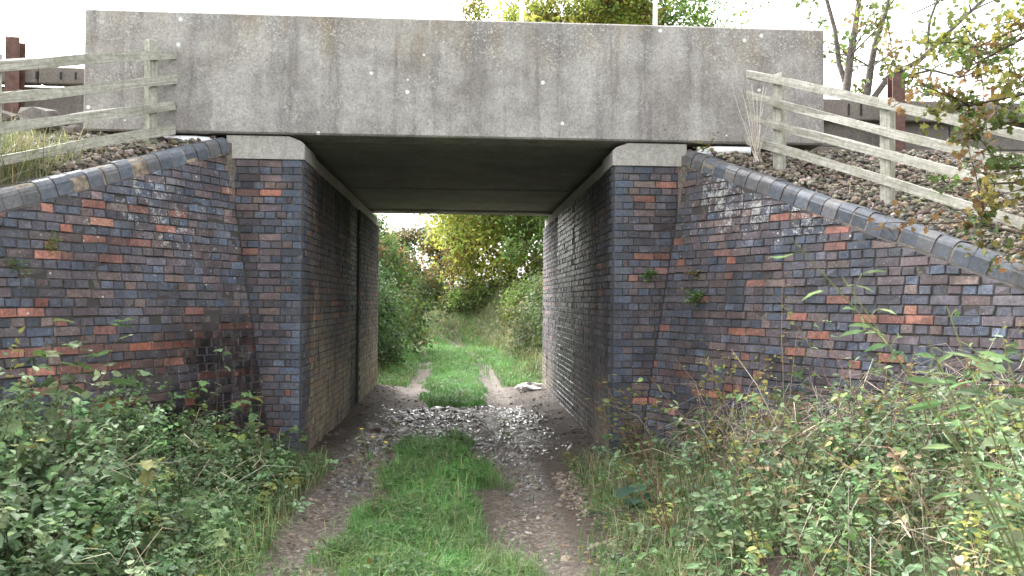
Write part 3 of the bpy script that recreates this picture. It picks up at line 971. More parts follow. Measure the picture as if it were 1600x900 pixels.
# short white tubes set in the gaps under the girder ends
for sg in (1, -1):
    P = np.array([[(sg * 2.58, .05, 3.40), (sg * 2.8, .02, 3.405), (sg * 3.15, .0, 3.40)]])
    V, F = tubes(P, np.full((1, 3), .055), 14)
    mb = MB(); mb.add(V, F, c=(.80, .81, .83))
    for e in (0, 2):
        c = P[0, e]; ring = V[e * 14:(e + 1) * 14]
        mb.add(np.vstack([c[None], ring]), (), [(0, 1 + i, 1 + (i + 1) % 14) for i in range(14)], c=(.8, .81, .83))
    o = mb.link('white_tube', M_PAINT, sm=True)
    tag(o, 'short white pipe lying under the girder end beside ' + ('the dead stalk clump' if sg > 0 else 'the mossy fence post'), 'tube', 'white tubes under the girder')

# ------------------------------------------------------------------ vegetation builders
def grow_tree(base, height, spread, trunk_r, n1=7, n2=6, n3=5, lean=(0, 0), bare=.25, K=6, up=.35):
    """returns limb polylines (list of (pts,radii)) and twig tips"""
    limbs = []; twigs = []
    def poly(p, d, L, r0, r1, wob, grav):
        pts = [np.array(p, float)]; d = np.array(d, float)
        for i in range(K - 1):
            d = d + rng.normal(0, wob, 3); d[2] += grav; d /= np.linalg.norm(d)
            pts.append(pts[-1] + d * L / (K - 1))
        return np.array(pts), np.linspace(r0, r1, K), d
    tp, tr, td = poly(base, (lean[0], lean[1], 1), height * .75, trunk_r, trunk_r * .3, .10, .05)
    tr[0] *= 1.35
    limbs.append((tp, tr))
    for i in range(n1):
        f = bare + (1 - bare) * (i + random.random()) / n1
        p = tp[0] + 0; x = f * (K - 1); k = min(int(x), K - 2); p = tp[k] + (tp[k + 1] - tp[k]) * (x - k)
        a = i * 2.4 + random.uniform(-.5, .5)
        d = np.array([math.cos(a), math.sin(a), random.uniform(.1, .9) + up * f])
        d /= np.linalg.norm(d)
        L = spread * random.uniform(.7, 1.1) * (1.1 - .45 * f)
        r = trunk_r * (.55 - .3 * f)
        lp, lr, ld = poly(p, d, L, r, r * .25, .16, .05)
        limbs.append((lp, lr))
        for j in range(n2):
            f2 = .25 + .75 * (j + random.random()) / n2; x = f2 * (K - 1); k = min(int(x), K - 2)
            p2 = lp[k] + (lp[k + 1] - lp[k]) * (x - k)
            d2 = ld * .6 + rng.normal(0, .6, 3) + np.array([0, 0, .15]); d2 /= np.linalg.norm(d2)
            L2 = L * random.uniform(.28, .5)
            sp, sr, sdv = poly(p2, d2, L2, r * .4, r * .1, .2, .02)
            limbs.append((sp, sr))
            for q in range(n3):
                f3 = .3 + .7 * random.random(); x = f3 * (K - 1); k = min(int(x), K - 2)
                p3 = sp[k] + (sp[k + 1] - sp[k]) * (x - k)
                d3 = sdv * .5 + rng.normal(0, .7, 3); d3 /= np.linalg.norm(d3)
                L3 = L2 * random.uniform(.3, .6)
                up_, ur, _ = poly(p3, d3, L3, max(.006, r * .14), .003, .22, -.03)
                limbs.append((up_, ur)); twigs.append(up_)
    return limbs, np.array(twigs)

def leaf_cloud(twigs, per, size, sigma, cols, wts, tmpl=T_DIAMOND, droop=-.3, clumpvar=.22, thin=None):
    n = len(twigs) * per
    tw = np.repeat(np.arange(len(twigs)), per)
    K = twigs.shape[1]
    f = rng.random(n) * (K - 1); k = np.minimum(f.astype(int), K - 2); fr = (f - k)[:, None]
    P = twigs[tw, k] * (1 - fr) + twigs[tw, k + 1] * fr + rng.normal(0, sigma, (n, 3))
    if thin is not None:
        keep = thin(P); P = P[keep]; tw = tw[keep]; n = len(P)
    T = rng.normal(0, 1, (n, 3)); T[:, 2] += droop
    Nn = rng.normal(0, .7, (n, 3)); Nn[:, 2] += .9
    base = palette(len(twigs), cols, wts, clumpvar)
    C = base[tw] * np.exp(rng.normal(0, .16, (n, 1)))
    S = size * rng.uniform(.6, 1.25, n)
    return leaves(P, T, Nn, S, np.clip(C, 0, .8), tmpl)

def wood_mesh(limbs, sides=6, col=(.11, .09, .075)):
    P = np.array([l[0] for l in limbs]); R = np.array([l[1] for l in limbs])
    V, F = tubes(P, R, sides)
    C = np.tile(np.array(col), (len(V), 1)) * np.exp(rng.normal(0, .12, (len(V), 1)))
    return V, F, C

def tree(name, label, base, height, spread, trunk_r, cols, wts, per=60, size=.12, sigma=.22, group='trees', bark=(.10, .085, .07), thin=None, tmpl=T_DIAMOND, cat='tree', leafname='crown', clumps=None, **k):
    base = np.array(base, float)
    t = thing(name, base, label, cat, group)
    limbs, tw = grow_tree(base, height, spread, trunk_r, **k)
    V, F, C = wood_mesh(limbs, 6, bark)
    link('trunk', V, [F], M_BARK, t, C, smooth_shade=True)
    if clumps:
      for (cx, cy, cz), (rx, ry, rz), nc in clumps:
        d = randdir(nc); cen = base + np.array([cx, cy, cz]) + d * (rng.random(nc) ** .4)[:, None] * np.array([rx, ry, rz])
        cen = cen[cen[:, 2] > base[2] + .2]
        extra = cen[:, None, :] + (np.linspace(-.5, .5, 6)[None, :, None] * rng.normal(0, .8, (len(cen), 1, 3)))
        tw = np.concatenate([tw, extra])
    V, F, C = leaf_cloud(tw, per, size, sigma, cols, wts, tmpl, thin=thin)
    link(leafname, V, [F], M_LEAF, t, C)
    return t

YG = [(.28, .31, .06), (.22, .27, .06), (.34, .33, .07), (.15, .21, .045)]
GR = [(.095, .165, .04), (.07, .125, .032), (.12, .20, .045), (.15, .20, .05)]
DG = [(.042, .078, .03), (.058, .10, .038), (.08, .13, .05), (.065, .098, .03)]
AU = [(.21, .14, .06), (.24, .17, .07), (.15, .13, .06), (.12, .14, .05)]

# trees and shrubs beyond the underpass
tree('ash_tree', 'tall yellow-green tree with arching limbs beyond the end of the lane', (2.0, 27.0, 1.3), 18, 5.4, .26, YG + [(.15, .10, .035)], [4, 4, 3, 2, 1.6], per=62, size=.20, sigma=.30, group='trees beyond the bridge', n1=11, n2=7, n3=6, bare=.06, up=.2, clumps=[((-.4, -.8, 4.6), (3.1, 2.2, 4.2), 320), ((3.2, 0, 13.1), (3.9, 2.5, 2.4), 120)])
tree('green_tree', 'darker green leafy tree to the side of the yellow-green tree', (10.2, 30.0, 1.5), 18, 5.0, .26, GR + YG[:1], [4, 3, 3, 2, 1], per=44, size=.20, sigma=.32, group='trees beyond the bridge', n1=11, n2=7, n3=5, bare=.1, clumps=[((.6, 0, 14.2), (3.4, 2.4, 2.8), 110)])
tree('hawthorn_tree', 'bushy green tree leaning in beside the yellow-green tree', (4.0, 22.5, .9), 7, 3.4, .14, GR, [3, 2, 3, 3], per=60, size=.15, sigma=.26, group='trees beyond the bridge', n1=9, n2=6, n3=5, bare=.1)
tree('autumn_shrub', 'rusty brown autumn shrub beyond the dark ivy bush', (-2.9, 31.0, .5), 5.0, 2.8, .10, AU + DG[:2], [3, 3, 2, 2, 2, 2], per=60, size=.15, sigma=.25, group='shrubs beyond the bridge', n1=9, n2=6, n3=5, bare=.02)
tree('autumn_shrub', 'orange-tinted shrub behind the end bank under the yellow tree', (-.6, 33.0, 1.3), 5.2, 2.6, .10, AU + GR[:1], [4, 4, 2, 2, 2], per=50, size=.15, sigma=.25, group='shrubs beyond the bridge', n1=9, n2=6, n3=5, bare=.02)
def sycamore():
    b = np.array([8.55, 8.6, 2.9]); K = 6
    t = thing('sycamore_tree', b, 'sparse-leaved sycamore with dark forked limbs behind the plank wall', 'tree', 'trees beside the track')
    mains = [([(0, 2.8), (-.08, 4.6), (-.2, 6.0), (-.12, 7.2), (.1, 8.2), (.3, 9.8)], .19, .06, 0),
             ([(.0, 4.2), (.22, 5.8), (.40, 6.9), (.55, 7.5), (.85, 8.3), (1.2, 9.8)], .15, .05, .3),
             ([(.3, 6.1), (.7, 6.6), (1.3, 7.0), (1.8, 7.5), (2.4, 8.1), (3.2, 8.9)], .10, .04, -.5),
             ([(.8, 6.65), (1.3, 6.8), (1.7, 6.82), (2.2, 6.78), (2.7, 6.95), (3.3, 7.0)], .05, .02, -.3),
             ([(-.1, 6.2), (-.35, 7.0), (-.4, 7.8), (-.5, 8.5), (-.9, 9.2), (-1.4, 9.9)], .09, .04, .5),
             ([(1.6, 7.3), (1.7, 7.9), (1.9, 8.4), (2.0, 8.9), (2.2, 9.4), (2.3, 9.9)], .05, .02, .2)]
    limbs = []; tw = []
    for pts, r0, r1, dy in mains:
        P = np.array([(b[0] + x, b[1] + dy * k / 5, z) for k, (x, z) in enumerate(pts)]); P[1:] += rng.normal(0, .04, (5, 3))
        limbs.append((P, np.linspace(r0, r1, K) * .72))
        for q in range(11):
            k = random.randint(2, 5); p = P[k] + rng.normal(0, .05, 3) * 0
            d = (P[k] - P[k - 1]) * .5 + rng.normal(0, .55, 3); d /= np.linalg.norm(d); L = random.uniform(.6, 1.5)
            u = np.linspace(0, 1, K)[:, None]
            S = p + d * L * u + np.cumsum(rng.normal(0, .05, (K, 3)), 0) * u
            limbs.append((S, np.linspace(min(.022, r1), .006, K)))
            for w_ in range(4):
                kk = random.randint(2, 5); d2 = d * .5 + rng.normal(0, .6, 3); d2 /= np.linalg.norm(d2)
                S2 = S[kk] + d2 * random.uniform(.25, .6) * u + np.cumsum(rng.normal(0, .02, (K, 3)), 0) * u
                limbs.append((S2, np.linspace(.007, .003, K))); tw.append(S2)
    V, F, C = wood_mesh(limbs, 7, (.12, .105, .095))
    link('trunk', V, [F], M_BARK, t, C, smooth_shade=True)
    V, F, C = leaf_cloud(np.array(tw), 8, .12, .10, [(.15, .20, .05), (.22, .23, .06), (.11, .16, .04), (.24, .16, .07)], [3, 2, 3, 1], T_MAPLE)
    link('crown', V, [F], M_LEAF, t, C)
sycamore()

def shrub(name, label, base, rx, ry, rz, n_cl, per, size, cols, wts, sigma=.18, group=None, tmpl=T_DIAMOND, cat='shrub', stems=14):
    base = np.array(base, float)
    t = thing(name, base, label, cat, group)
    d = randdir(n_cl, .25)
    d[:, 2] = np.abs(d[:, 2])
    rad = rng.uniform(.45, 1.0, n_cl) ** .5
    cen = base + d * rad[:, None] * np.array([rx, ry, rz]) * (.8 + .4 * fbm(d[:, 0] * 2 + base[0], d[:, 2] * 2 + base[1])[:, None])
    tw = np.stack([cen + rng.normal(0, .5 * sigma, cen.shape), cen, cen + d * sigma * 1.5], 1)
    V, F, C = leaf_cloud(tw, per, size, sigma, cols, wts, tmpl)
    link('foliage', V, [F], M_LEAF, t, C)
    idx = rng.choice(n_cl, min(stems * 3, n_cl), replace=False)
    P = np.stack([np.tile(base, (len(idx), 1)) + rng.normal(0, .12, (len(idx), 3)) * np.array([rx, ry, 0]), (base + cen[idx]) / 2 + rng.normal(0, .1, (len(idx), 3)), cen[idx]], 1)
    V, F = tubes(P, np.tile([.025, .014, .004], (len(idx), 1)), 4)
    link('stems', V, [F], M_BARK, t, np.tile([.09, .07, .055], (len(V), 1)))
    return t
HB = 'hedge bushes beyond the bridge'
shrub('ivy_bush', 'dark green ivy-covered bush beside the lane just past the underpass', (-2.75, 12.2, .1), 1.15, 2.6, 2.7, 260, 60, .11, DG, [3, 3, 2, 2], group=HB)
shrub('hedge_bush', 'light green leafy hedge bush rising behind the ivy bush', (-3.5, 18.0, .3), 2.0, 3.2, 4.7, 340, 60, .13, GR + DG + AU[:1], [4, 2, 4, 3, 1, 1, 2, 1, 2], group=HB)
shrub('hedge_bush', 'grey-green overgrown hedge on the bank opposite the ivy bush', (3.15, 14.5, .5), 1.45, 3.6, 2.1, 330, 60, .11, [(.075, .105, .04), (.10, .125, .055), (.06, .085, .032), (.15, .125, .065)], [3, 3, 2, 1], group=HB)
shrub('hedge_bush', 'dull green bush on the bend under the yellow-green tree', (.9, 25.6, .8), 1.9, 1.2, 1.7, 190, 55, .13, GR + AU[2:], [2, 3, 2, 2, 3, 3], group=HB)
shrub('hedge_bush', 'brownish bush beside the bend at the end of the lane', (-1.6, 27.5, .5), 1.6, 1.4, 2.3, 170, 60, .13, DG + AU, [1, 2, 3, 2, 2, 1, 2, 2], group=HB)
shrub('hedge_bush', 'pale twiggy bush on the bank below the tall yellow tree', (2.7, 20.5, .9), 1.1, 2.2, 1.6, 200, 50, .12, GR + AU[2:], [2, 2, 2, 3, 2, 2], group=HB)

# ------------------------------------------------------------------ grass and verge
def grass_patch(P, h, wdt, cols, wts, lean=.35):
    n = len(P)
    a = rng.random(n) * 2 * math.pi
    d = np.stack([np.cos(a), np.sin(a), np.zeros(n)], 1); s = np.stack([-np.sin(a), np.cos(a), np.zeros(n)], 1)
    H = h * rng.uniform(.45, 1.25, n); le = rng.uniform(.05, 1, n) * lean * 2
    V = np.zeros((n, 5, 3)); wd = wdt * rng.uniform(.6, 1.3, n)
    V[:, 0] = P - s * wd[:, None] / 2; V[:, 1] = P + s * wd[:, None] / 2
    mid = P + d * (H * le * .3)[:, None]; mid[:, 2] += H * .6
    V[:, 2] = mid - s * wd[:, None] * .38; V[:, 3] = mid + s * wd[:, None] * .38
    tip = P + d * (H * le)[:, None]; tip[:, 2] += H * (1 - .35 * le)
    V[:, 4] = tip
    b = np.arange(n)[:, None] * 5
    F4 = b + np.array([[0, 1, 3, 2]]); F3 = b + np.array([[2, 3, 4]])
    C = palette(n, cols, wts, .2)
    q = fbm(P[:, 0] * 1.9 + 12, P[:, 1] * 1.9, 3)[:, None]; q2 = smooth(fbm(P[:, 0] * 2.7 + 80, P[:, 1] * 2.7, 3) * 4 - 1.9)[:, None]
    C = C * (.66 + .70 * q) * (1 - .45 * q2) + np.array([.17, .18, .085]) * .45 * q2
    return V.reshape(-1, 3), F4, F3, np.repeat(np.clip(C, 0, .8), 5, 0)

G_COL = [(.095, .25, .055), (.078, .22, .048), (.135, .29, .085), (.19, .27, .10), (.28, .25, .13)]
def field(n, x0, x1, y0, y1, dens):
    X = rng.uniform(x0, x1, n); Y = rng.uniform(y0, y1, n)
    k = rng.random(n) < dens(X, Y)
    X, Y = X[k], Y[k]
    return np.stack([X, Y, bank(X, Y) - .005], 1)
def in_lane(X, Y):
    """keeps clear of the walls"""
    lim = np.where(Y < 0, 1.90 - Y * math.tan(TH), HW - .05)
    lim = np.where(Y > LEN, 9, lim)
    return np.abs(X) < lim

def centre_mask(X, Y):
    cx = lane_x(Y)
    nz = fbm(X * 3, Y * 2, 3) - .5
    half = .53 + .22 * smooth((-Y - 1.0) / 4) + .9 * nz
    m = smooth((half - np.abs(X - cx)) / .30)
    gap = np.where(Y < 3.4, smooth((1.35 + .9 * nz - .25 * np.abs(X - cx) - Y) / .35), smooth((Y - 4.4 - 1.1 * nz) / .3))
    return m * gap * (.45 + .55 * smooth(fbm(X * 4 + 9, Y * 4, 2) * 3.5 - .9))
parts = []
P = field(150000, -1.1, .9, -7.2, 2, centre_mask)
parts.append(grass_patch(P, .14, .006, G_COL, [5, 5, 4, 1.2, .5], .6))
P = P[rng.random(len(P)) < .08]
parts.append(grass_patch(P, .27, .005, G_COL, [4, 3, 5, 3, 2], .8))
P = field(52000, -1.1, .9, 3.8, 10, centre_mask)
parts.append(grass_patch(P, .13, .008, G_COL, [5, 5, 4, 1, .3], .45))
P = field(45000, -3.5, 2, 10, 26, lambda X, Y: smooth((.62 - np.abs(X - lane_x(Y))) / .15) * .9 * (Y < 22))
parts.append(grass_patch(P, .13, .014, G_COL, [5, 4, 5, 1, .3], .45))
# verges in front
def verge(X, Y):
    nz = fbm(X * 2 + 9, Y * 2, 3)
    left = smooth((-X - 1.12 - .20 * smooth((Y + 4) / 3)) / .3) * smooth((2.5 + X) / .6)
    right = smooth((X - .80 - .25 * smooth((Y + 3.5) / 3)) / .25) * smooth((2.6 - X) / .8)
    right = right * (.25 + .75 * smooth((-3.2 - Y) / 1.2)) * smooth(fbm(X * 2.6 + 50, Y * 2.6, 3) * 4 - 1.3)
    near = smooth((-.6 - Y) / 1.2)
    return (left + right) * near * smooth(nz * 3 - .45) * in_lane(X, Y)
P = field(120000, -2.6, 2.6, -7.5, 0, verge)
parts.append(grass_patch(P, .13, .006, G_COL, [4, 4, 4, 3, 2], .6))
# bottom corners of the ruts, greening over
P = field(48000, -1.5, 1.4, -7.5, -2.4, lambda X, Y: smooth((-2.6 - Y) / 2.2) * smooth(fbm(X * 3, Y * 3) * 3 - .75))
parts.append(grass_patch(P, .10, .006, G_COL, [4, 4, 4, 2, 1], .5))
# verges beyond
P = field(80000, -3.6, 3.4, 7.9, 26, lambda X, Y: np.maximum(smooth((np.abs(X - lane_x(Y)) - .85) / .3), .45 * smooth((Y - 10) / 3) * smooth(fbm(X * 2, Y * 2) * 4 - 1.4)) * smooth((2.0 - np.abs(X - lane_x(Y))) / .5))
parts.append(grass_patch(P, .17, .014, G_COL, [4, 4, 4, 2, 1], .5))
def join(parts, name, mat, label, cat, kind='stuff'):
    Vs, F4, F3, Cs = [], [], [], []; n = 0
    for pt in parts:
        V, f4, f3, C = pt
        Vs.append(V); Cs.append(C)
        if f4 is not None and len(f4): F4.append(f4 + n)
        if f3 is not None and len(f3): F3.append(f3 + n)
        n += len(V)
    F = ([np.concatenate(F4)] if F4 else []) + ([np.concatenate(F3)] if F3 else [])
    o = link(name, np.concatenate(Vs), F, mat, None, np.concatenate(Cs))
    return tag(o, label, cat, kind=kind)
join(parts, 'grass', M_GRASS, 'bright green grass strip and verges along the lane', 'grass')

# dry bank grass beyond
P = field(75000, -4, 5.5, 9, 32, lambda X, Y: smooth(np.maximum((np.abs(X - lane_x(Y)) - 1.5) / .4, (Y - 21.5) / 1.5)) * .9)
join([grass_patch(P, .26, .018, [(.22, .19, .10), (.15, .18, .07), (.27, .23, .13), (.11, .16, .05)], [2.5, 3, 1.6, 4], .7)], 'dry_grass', M_GRASS, 'long dry grass on the banks beyond the underpass', 'grass')

# low broad-leaved weeds in the grass
def weeds():
    P = field(16000, -1.2, 1.0, -7, 1.6, lambda X, Y: centre_mask(X, Y) * smooth(fbm(X * 2.3 + 3, Y * 2.3) * 4 - 1.4))
    P2 = field(16000, -2.6, 2.6, -7.4, -.2, lambda X, Y: np.maximum(verge(X, Y), .5 * smooth((X - .95) / .3) * smooth((2.2 - X) / .5) * in_lane(X, Y)))
    P = np.vstack([P, P2]); P[:, 2] += rng.uniform(.04, .15, len(P))
    T = rng.normal(0, 1, (len(P), 3)); T[:, 2] = rng.uniform(-.1, .4, len(P)); N = rng.normal(0, .3, (len(P), 3)); N[:, 2] += 1
    V, F, C = leaves(P, T, N, rng.uniform(.03, .07, len(P)), palette(len(P), [(.075, .14, .045), (.06, .11, .04), (.11, .17, .07), (.16, .17, .05)], [4, 4, 3, .7]), T_LEAF)
    join([(V, None, F, C)], 'weeds', M_LEAF, 'low broad-leaved weeds among the lane grass', 'weeds')
weeds()

# ------------------------------------------------------------------ undergrowth on the mounds
def undergrowth(n, xr, yr, dens, hfun, cols, wts, leaf, per, tmpl, stemcol, name, label, up=.8):
    X = rng.uniform(*xr, n); Y = rng.uniform(*yr, n)
    k = (rng.random(n) < dens(X, Y)) & in_lane(X, Y)
    X, Y = X[k], Y[k]; n = len(X)
    Z = bank(X, Y); H = hfun(X, Y) * (rng.uniform(.5, 1.15, n) + .55 * (rng.random(n) < .09))
    base = np.stack([X, Y, Z], 1)
    a = rng.random(n) * 2 * math.pi; le = rng.uniform(.1, .8, n) * H
    top = base + np.stack([np.cos(a) * le, np.sin(a) * le, H], 1)
    lim = np.where(top[:, 1] < 0, 1.85 + BAT * top[:, 2] - top[:, 1] * math.tan(TH), HW - .05)
    top[:, 0] = np.clip(top[:, 0], -lim, lim)
    mid = (base + top) / 2; mid[:, 2] += .15 * H
    PL = np.stack([base, mid, top], 1)
    V, F = tubes(PL, np.tile([.004, .003, .0015], (n, 1)), 3)
    C = np.repeat(palette(n, *stemcol), 9, 0)
    parts = [(V, F, None, C)]
    tw = np.repeat(np.arange(n), per)
    f = rng.beta(2.2, 1.1, n * per)[:, None]
    P = (1 - f) ** 2 * base[tw] + 2 * f * (1 - f) * mid[tw] + f ** 2 * top[tw]
    P = P + rng.normal(0, .035, P.shape) * np.array([1, 1, .5])
    limp = np.where(P[:, 1] < 0, 1.90 + BAT * P[:, 2] - P[:, 1] * math.tan(TH), HW)
    kk = (np.abs(P[:, 0]) < limp) & (P[:, 2] > bank(P[:, 0], P[:, 1]) + .01)
    P = P[kk]; tw = tw[kk]; m = len(P)
    T = rng.normal(0, 1, (m, 3)); T[:, 2] = rng.normal(-.15, .35, m)
    N = rng.normal(0, .45, (m, 3)); N[:, 2] += up
    bc = palette(n, cols, wts, .2) * (.62 + .85 * fbm(X * .9 + 31, Y * .9, 3))[:, None]
    Cc = bc[tw] * np.exp(rng.normal(0, .17, (m, 1)))
    V, F, C = leaves(P, T, N, leaf * rng.uniform(.5, 1.35, m) * (.55 + .95 * fbm(P[:, 0] * 1.3 + 3, P[:, 1] * 1.3 + 77, 2)), Cc, tmpl)
    parts.append((V, None, F, C))
    join(parts, name, M_LEAF, label, 'undergrowth')

YLB = [(.24, .25, .08), (.17, .21, .08), (.28, .25, .08), (.13, .18, .075)]
NET = [(.165, .25, .125), (.14, .225, .10), (.21, .29, .17), (.11, .18, .08), (.28, .29, .10)]
STG = ([(.10, .11, .05), (.13, .08, .05), (.16, .13, .08)], [3, 2, 2])
LUMP = lambda X, Y, o: .35 + 1.3 * fbm(X * 1.4 + o, Y * 1.4, 2)
undergrowth(4600, (-6.2, -1.25), (-7.0, -.15), lambda X, Y: smooth((-X - 1.2 + .3 * (fbm(X * 2, Y * 2) - .5)) / .7) * (.55 + .45 * smooth((-Y - .3) / 1)) * (.35 + .65 * smooth(fbm(X * 2.2, Y * 2.2 + 8) * 4 - 1.1)),
            lambda X, Y: .10 + (.40 + .14 * smooth((-X - 2.4) / 1.0)) * smooth((-X - 1.2) / 1.2) * LUMP(X, Y, 7), NET, [5, 5, 4, 3, .6], .052, 30, T_LEAF, STG,
            'nettle_undergrowth', 'dense pale green nettles at the foot of the damp-stained wing wall')
undergrowth(900, (-6.0, -1.5), (-6.8, -.3), lambda X, Y: smooth(fbm(X * 1.1 + 60, Y * 1.1) * 4 - 1.5),
            lambda X, Y: .25 + .42 * smooth((-X - 1.3) / 1.2) * LUMP(X, Y, 3), [(.14, .21, .10), (.11, .18, .075), (.19, .25, .13), (.22, .24, .07)], [4, 4, 2, 1], .10, 9, T_MAPLE, STG,
            'broad_leaf_undergrowth', 'broad lobed leaves mixed through the nettles')
undergrowth(4300, (1.0, 6.2), (-7.2, -.1), lambda X, Y: smooth((X - 1.0 + .4 * (fbm(X * 2, Y * 2) - .5)) / .8) * (.22 + .78 * smooth((-Y - 2.2) / 1.8)) * (.32 + .68 * smooth(fbm(X * 1.9 + 2, Y * 1.9 + 8) * 4 - 1.4)),
            lambda X, Y: .10 + .36 * smooth((X - 1.05) / 1.1) * LUMP(X, Y, 17), NET + [(.24, .19, .11)], [4, 4, 5, 2, 1.6, 1.0], .050, 20, T_LEAF, STG,
            'bramble_undergrowth', 'pale green bramble thicket tangled with dry straw in front of the salt-stained wall')
undergrowth(500, (1.3, 6.0), (-7.0, -.4), lambda X, Y: smooth(fbm(X * 1.1 + 20, Y * 1.1) * 4 - 1.6),
            lambda X, Y: .2 + .40 * smooth((X - 1.1) / 1.2) * LUMP(X, Y, 3), [(.17, .24, .13), (.13, .20, .095), (.21, .27, .16), (.24, .25, .08)], [4, 4, 2, 1], .085, 9, T_LEAF, STG,
            'broad_leaf_undergrowth', 'larger pale leaflets scattered over the bramble thicket')
undergrowth(130, (1.5, 6.0), (-6.2, -.3), lambda X, Y: smooth((X - 1.5) / .6) * .9,
            lambda X, Y: .75 + .3 * fbm(X * 2, Y * 2), YLB, [3, 3, 3, 2], .038, 26, T_LEAF, ([(.20, .11, .08), (.26, .19, .13)], [2, 2]),
            'dry_canes', 'thin reddish canes with small yellow leaves standing out of the thicket')

# tangles of dead straw on the right, a little on the left
def straw(n, xr, yr, dens, L, cols, name, label, zoff=(.02, .4), upb=.15, flat=.55):
    X = rng.uniform(*xr, n); Y = rng.uniform(*yr, n)
    k = (rng.random(n) < dens(X, Y)) & in_lane(X, Y); X, Y = X[k], Y[k]; n = len(X)
    b = np.stack([X, Y, bank(X, Y) + rng.uniform(*zoff, n)], 1)
    d = randdir(n, upb); d[:, 2] = np.abs(d[:, 2]) * flat
    Ls = L * rng.uniform(.4, 1.4, n)
    t = b + d * Ls[:, None]; mm = (b + t) / 2 + rng.normal(0, .05, (n, 3)); mm[:, 2] += .12 * Ls; t[:, 2] -= .12 * Ls
    PL = np.stack([b, mm, t], 1)
    lim = np.where(PL[..., 1] < 0, 1.88 + BAT * PL[..., 2] - PL[..., 1] * math.tan(TH), HW - .03)
    PL[..., 0] = np.clip(PL[..., 0], -lim, lim)
    V, F = tubes(PL, np.tile([.0020, .0018, .0008], (n, 1)) * rng.uniform(.6, 1.5, (n, 1)), 3)
    join([(V, F, None, np.repeat(palette(n, cols, np.ones(len(cols)), .2), 9, 0))], name, M_STEM, label, 'dead grass')
STRAW = [(.40, .34, .25), (.31, .26, .19), (.46, .41, .33), (.24, .19, .15), (.37, .32, .27)]
straw(900, (1.6, 6), (-6, -.2), lambda X, Y: smooth((X - 1.6) / .8) * smooth(fbm(X * 1.4, Y * 1.4 + 9) * 4 - 1.5), .85, STRAW, 'dry_stems', 'upright dry grass stems standing in the bramble thicket', (0, .1), 1.6, 1.0)
straw(7000, (1.3, 6), (-5.7, -.2), lambda X, Y: smooth((X - 1.7) / .9) * np.clip(.15 + .85 * smooth((X + .577 * Y - .2) / 1.0), 0, 1) * (.3 + .75 * smooth(fbm(X * 1.1, Y * 1.1 + 5) * 3.4 - 1.1)), .5, STRAW, 'dead_straw', 'tangled dead straw and grass stalks over the bramble thicket', (.02, .42))
straw(1500, (-5.5, -1.6), (-5.2, -.3), lambda X, Y: smooth(fbm(X * 1.3, Y * 1.3 + 5) * 4 - 1.9), .45, STRAW, 'dead_straw', 'few dead straw stalks among the dense nettles')

for sg_, lab_ in ((1, 'rough mixed grass growing under the bramble thicket'), (-1, 'rough grass growing among the nettles')):
    P = field(26000, *((1.15, 6) if sg_ > 0 else (-6, -1.3)), -7.2, -.2, lambda X, Y: in_lane(X, Y) * smooth(fbm(X * 1.7, Y * 1.7) * 3 - .7))
    join([grass_patch(P, .30, .006, [(.13, .22, .07), (.18, .24, .09), (.34, .29, .18), (.42, .37, .26), (.10, .17, .06)], [3, 3, 3 if sg_ > 0 else 1, 2 if sg_ > 0 else .5, 3], .8)], 'rough_grass', M_GRASS, lab_, 'grass')
# ------------------------------------------------------------------ single plants that stand out
def cane_plant(name, label, base, canes, leaf, per, cols, wts, tmpl=T_LEAF, stem=(.13, .10, .05), r=.005, group=None, cat='plant', fmin=.25, sig=.03, pet=.05, flat=.9, droop=-.1):
    """canes: list of end offsets with bend"""
    base = np.array(base, float)
    t = thing(name, base, label, cat, group)
    K = 7; Ps = []
    for (dx, dy, dz, bend) in canes:
        u = np.linspace(0, 1, K)[:, None]
        e = np.array([dx, dy, dz]); side = np.array([dx, dy, 0]) * bend
        p = base + e * u + side * (u * u - u) + np.array([0, 0, .0]) + np.cumsum(rng.normal(0, .006, (K, 3)), 0)
        p[0] = base + rng.normal(0, .01, 3) * np.array([1, 1, 0]); Ps.append(p)
    Ps = np.array(Ps); n = len(Ps)
    V, F = tubes(Ps, np.tile(np.linspace(r, r * .35, K), (n, 1)), 5)
    link('stem', V, [F], M_STEM, t, np.tile(stem, (len(V), 1)) * np.exp(rng.normal(0, .1, (len(V), 1))), smooth_shade=True)
    if per:
        tw = np.repeat(np.arange(n), per)
        f = fmin + (1 - fmin) * (np.tile((np.arange(per) + .5) / per, n) + rng.normal(0, .02, n * per)); f = np.clip(f, 0, .999) * (K - 1); k = f.astype(int); fr = (f - k)[:, None]
        B = Ps[tw, k] * (1 - fr) + Ps[tw, k + 1] * fr
        a = rng.random(len(B)) * 6.28
        o = np.stack([np.cos(a), np.sin(a), rng.uniform(.0, .5, len(B))], 1)
        P = B + o * pet + rng.normal(0, sig, B.shape)
        # leaf stalks
        V, F = tubes(np.stack([B, (B + P) / 2 + [0, 0, .005], P], 1), np.full((len(B), 3), .0014), 3)
        link('leaf_stalk', V, [F], M_STEM, t, np.tile(stem, (len(V), 1)))['kind'] = 'stuff'
        T = o + np.array([0, 0, droop]); N = rng.normal(0, .35, (len(B), 3)); N[:, 2] += flat
        V, F, C = leaves(P, T, N, leaf * rng.uniform(.6, 1.2, len(B)), palette(len(B), cols, wts, .14), tmpl)
        link('foliage', V, [F], M_LEAF, t, C)
    return t
def gz(x, y): return float(bank(x, y))
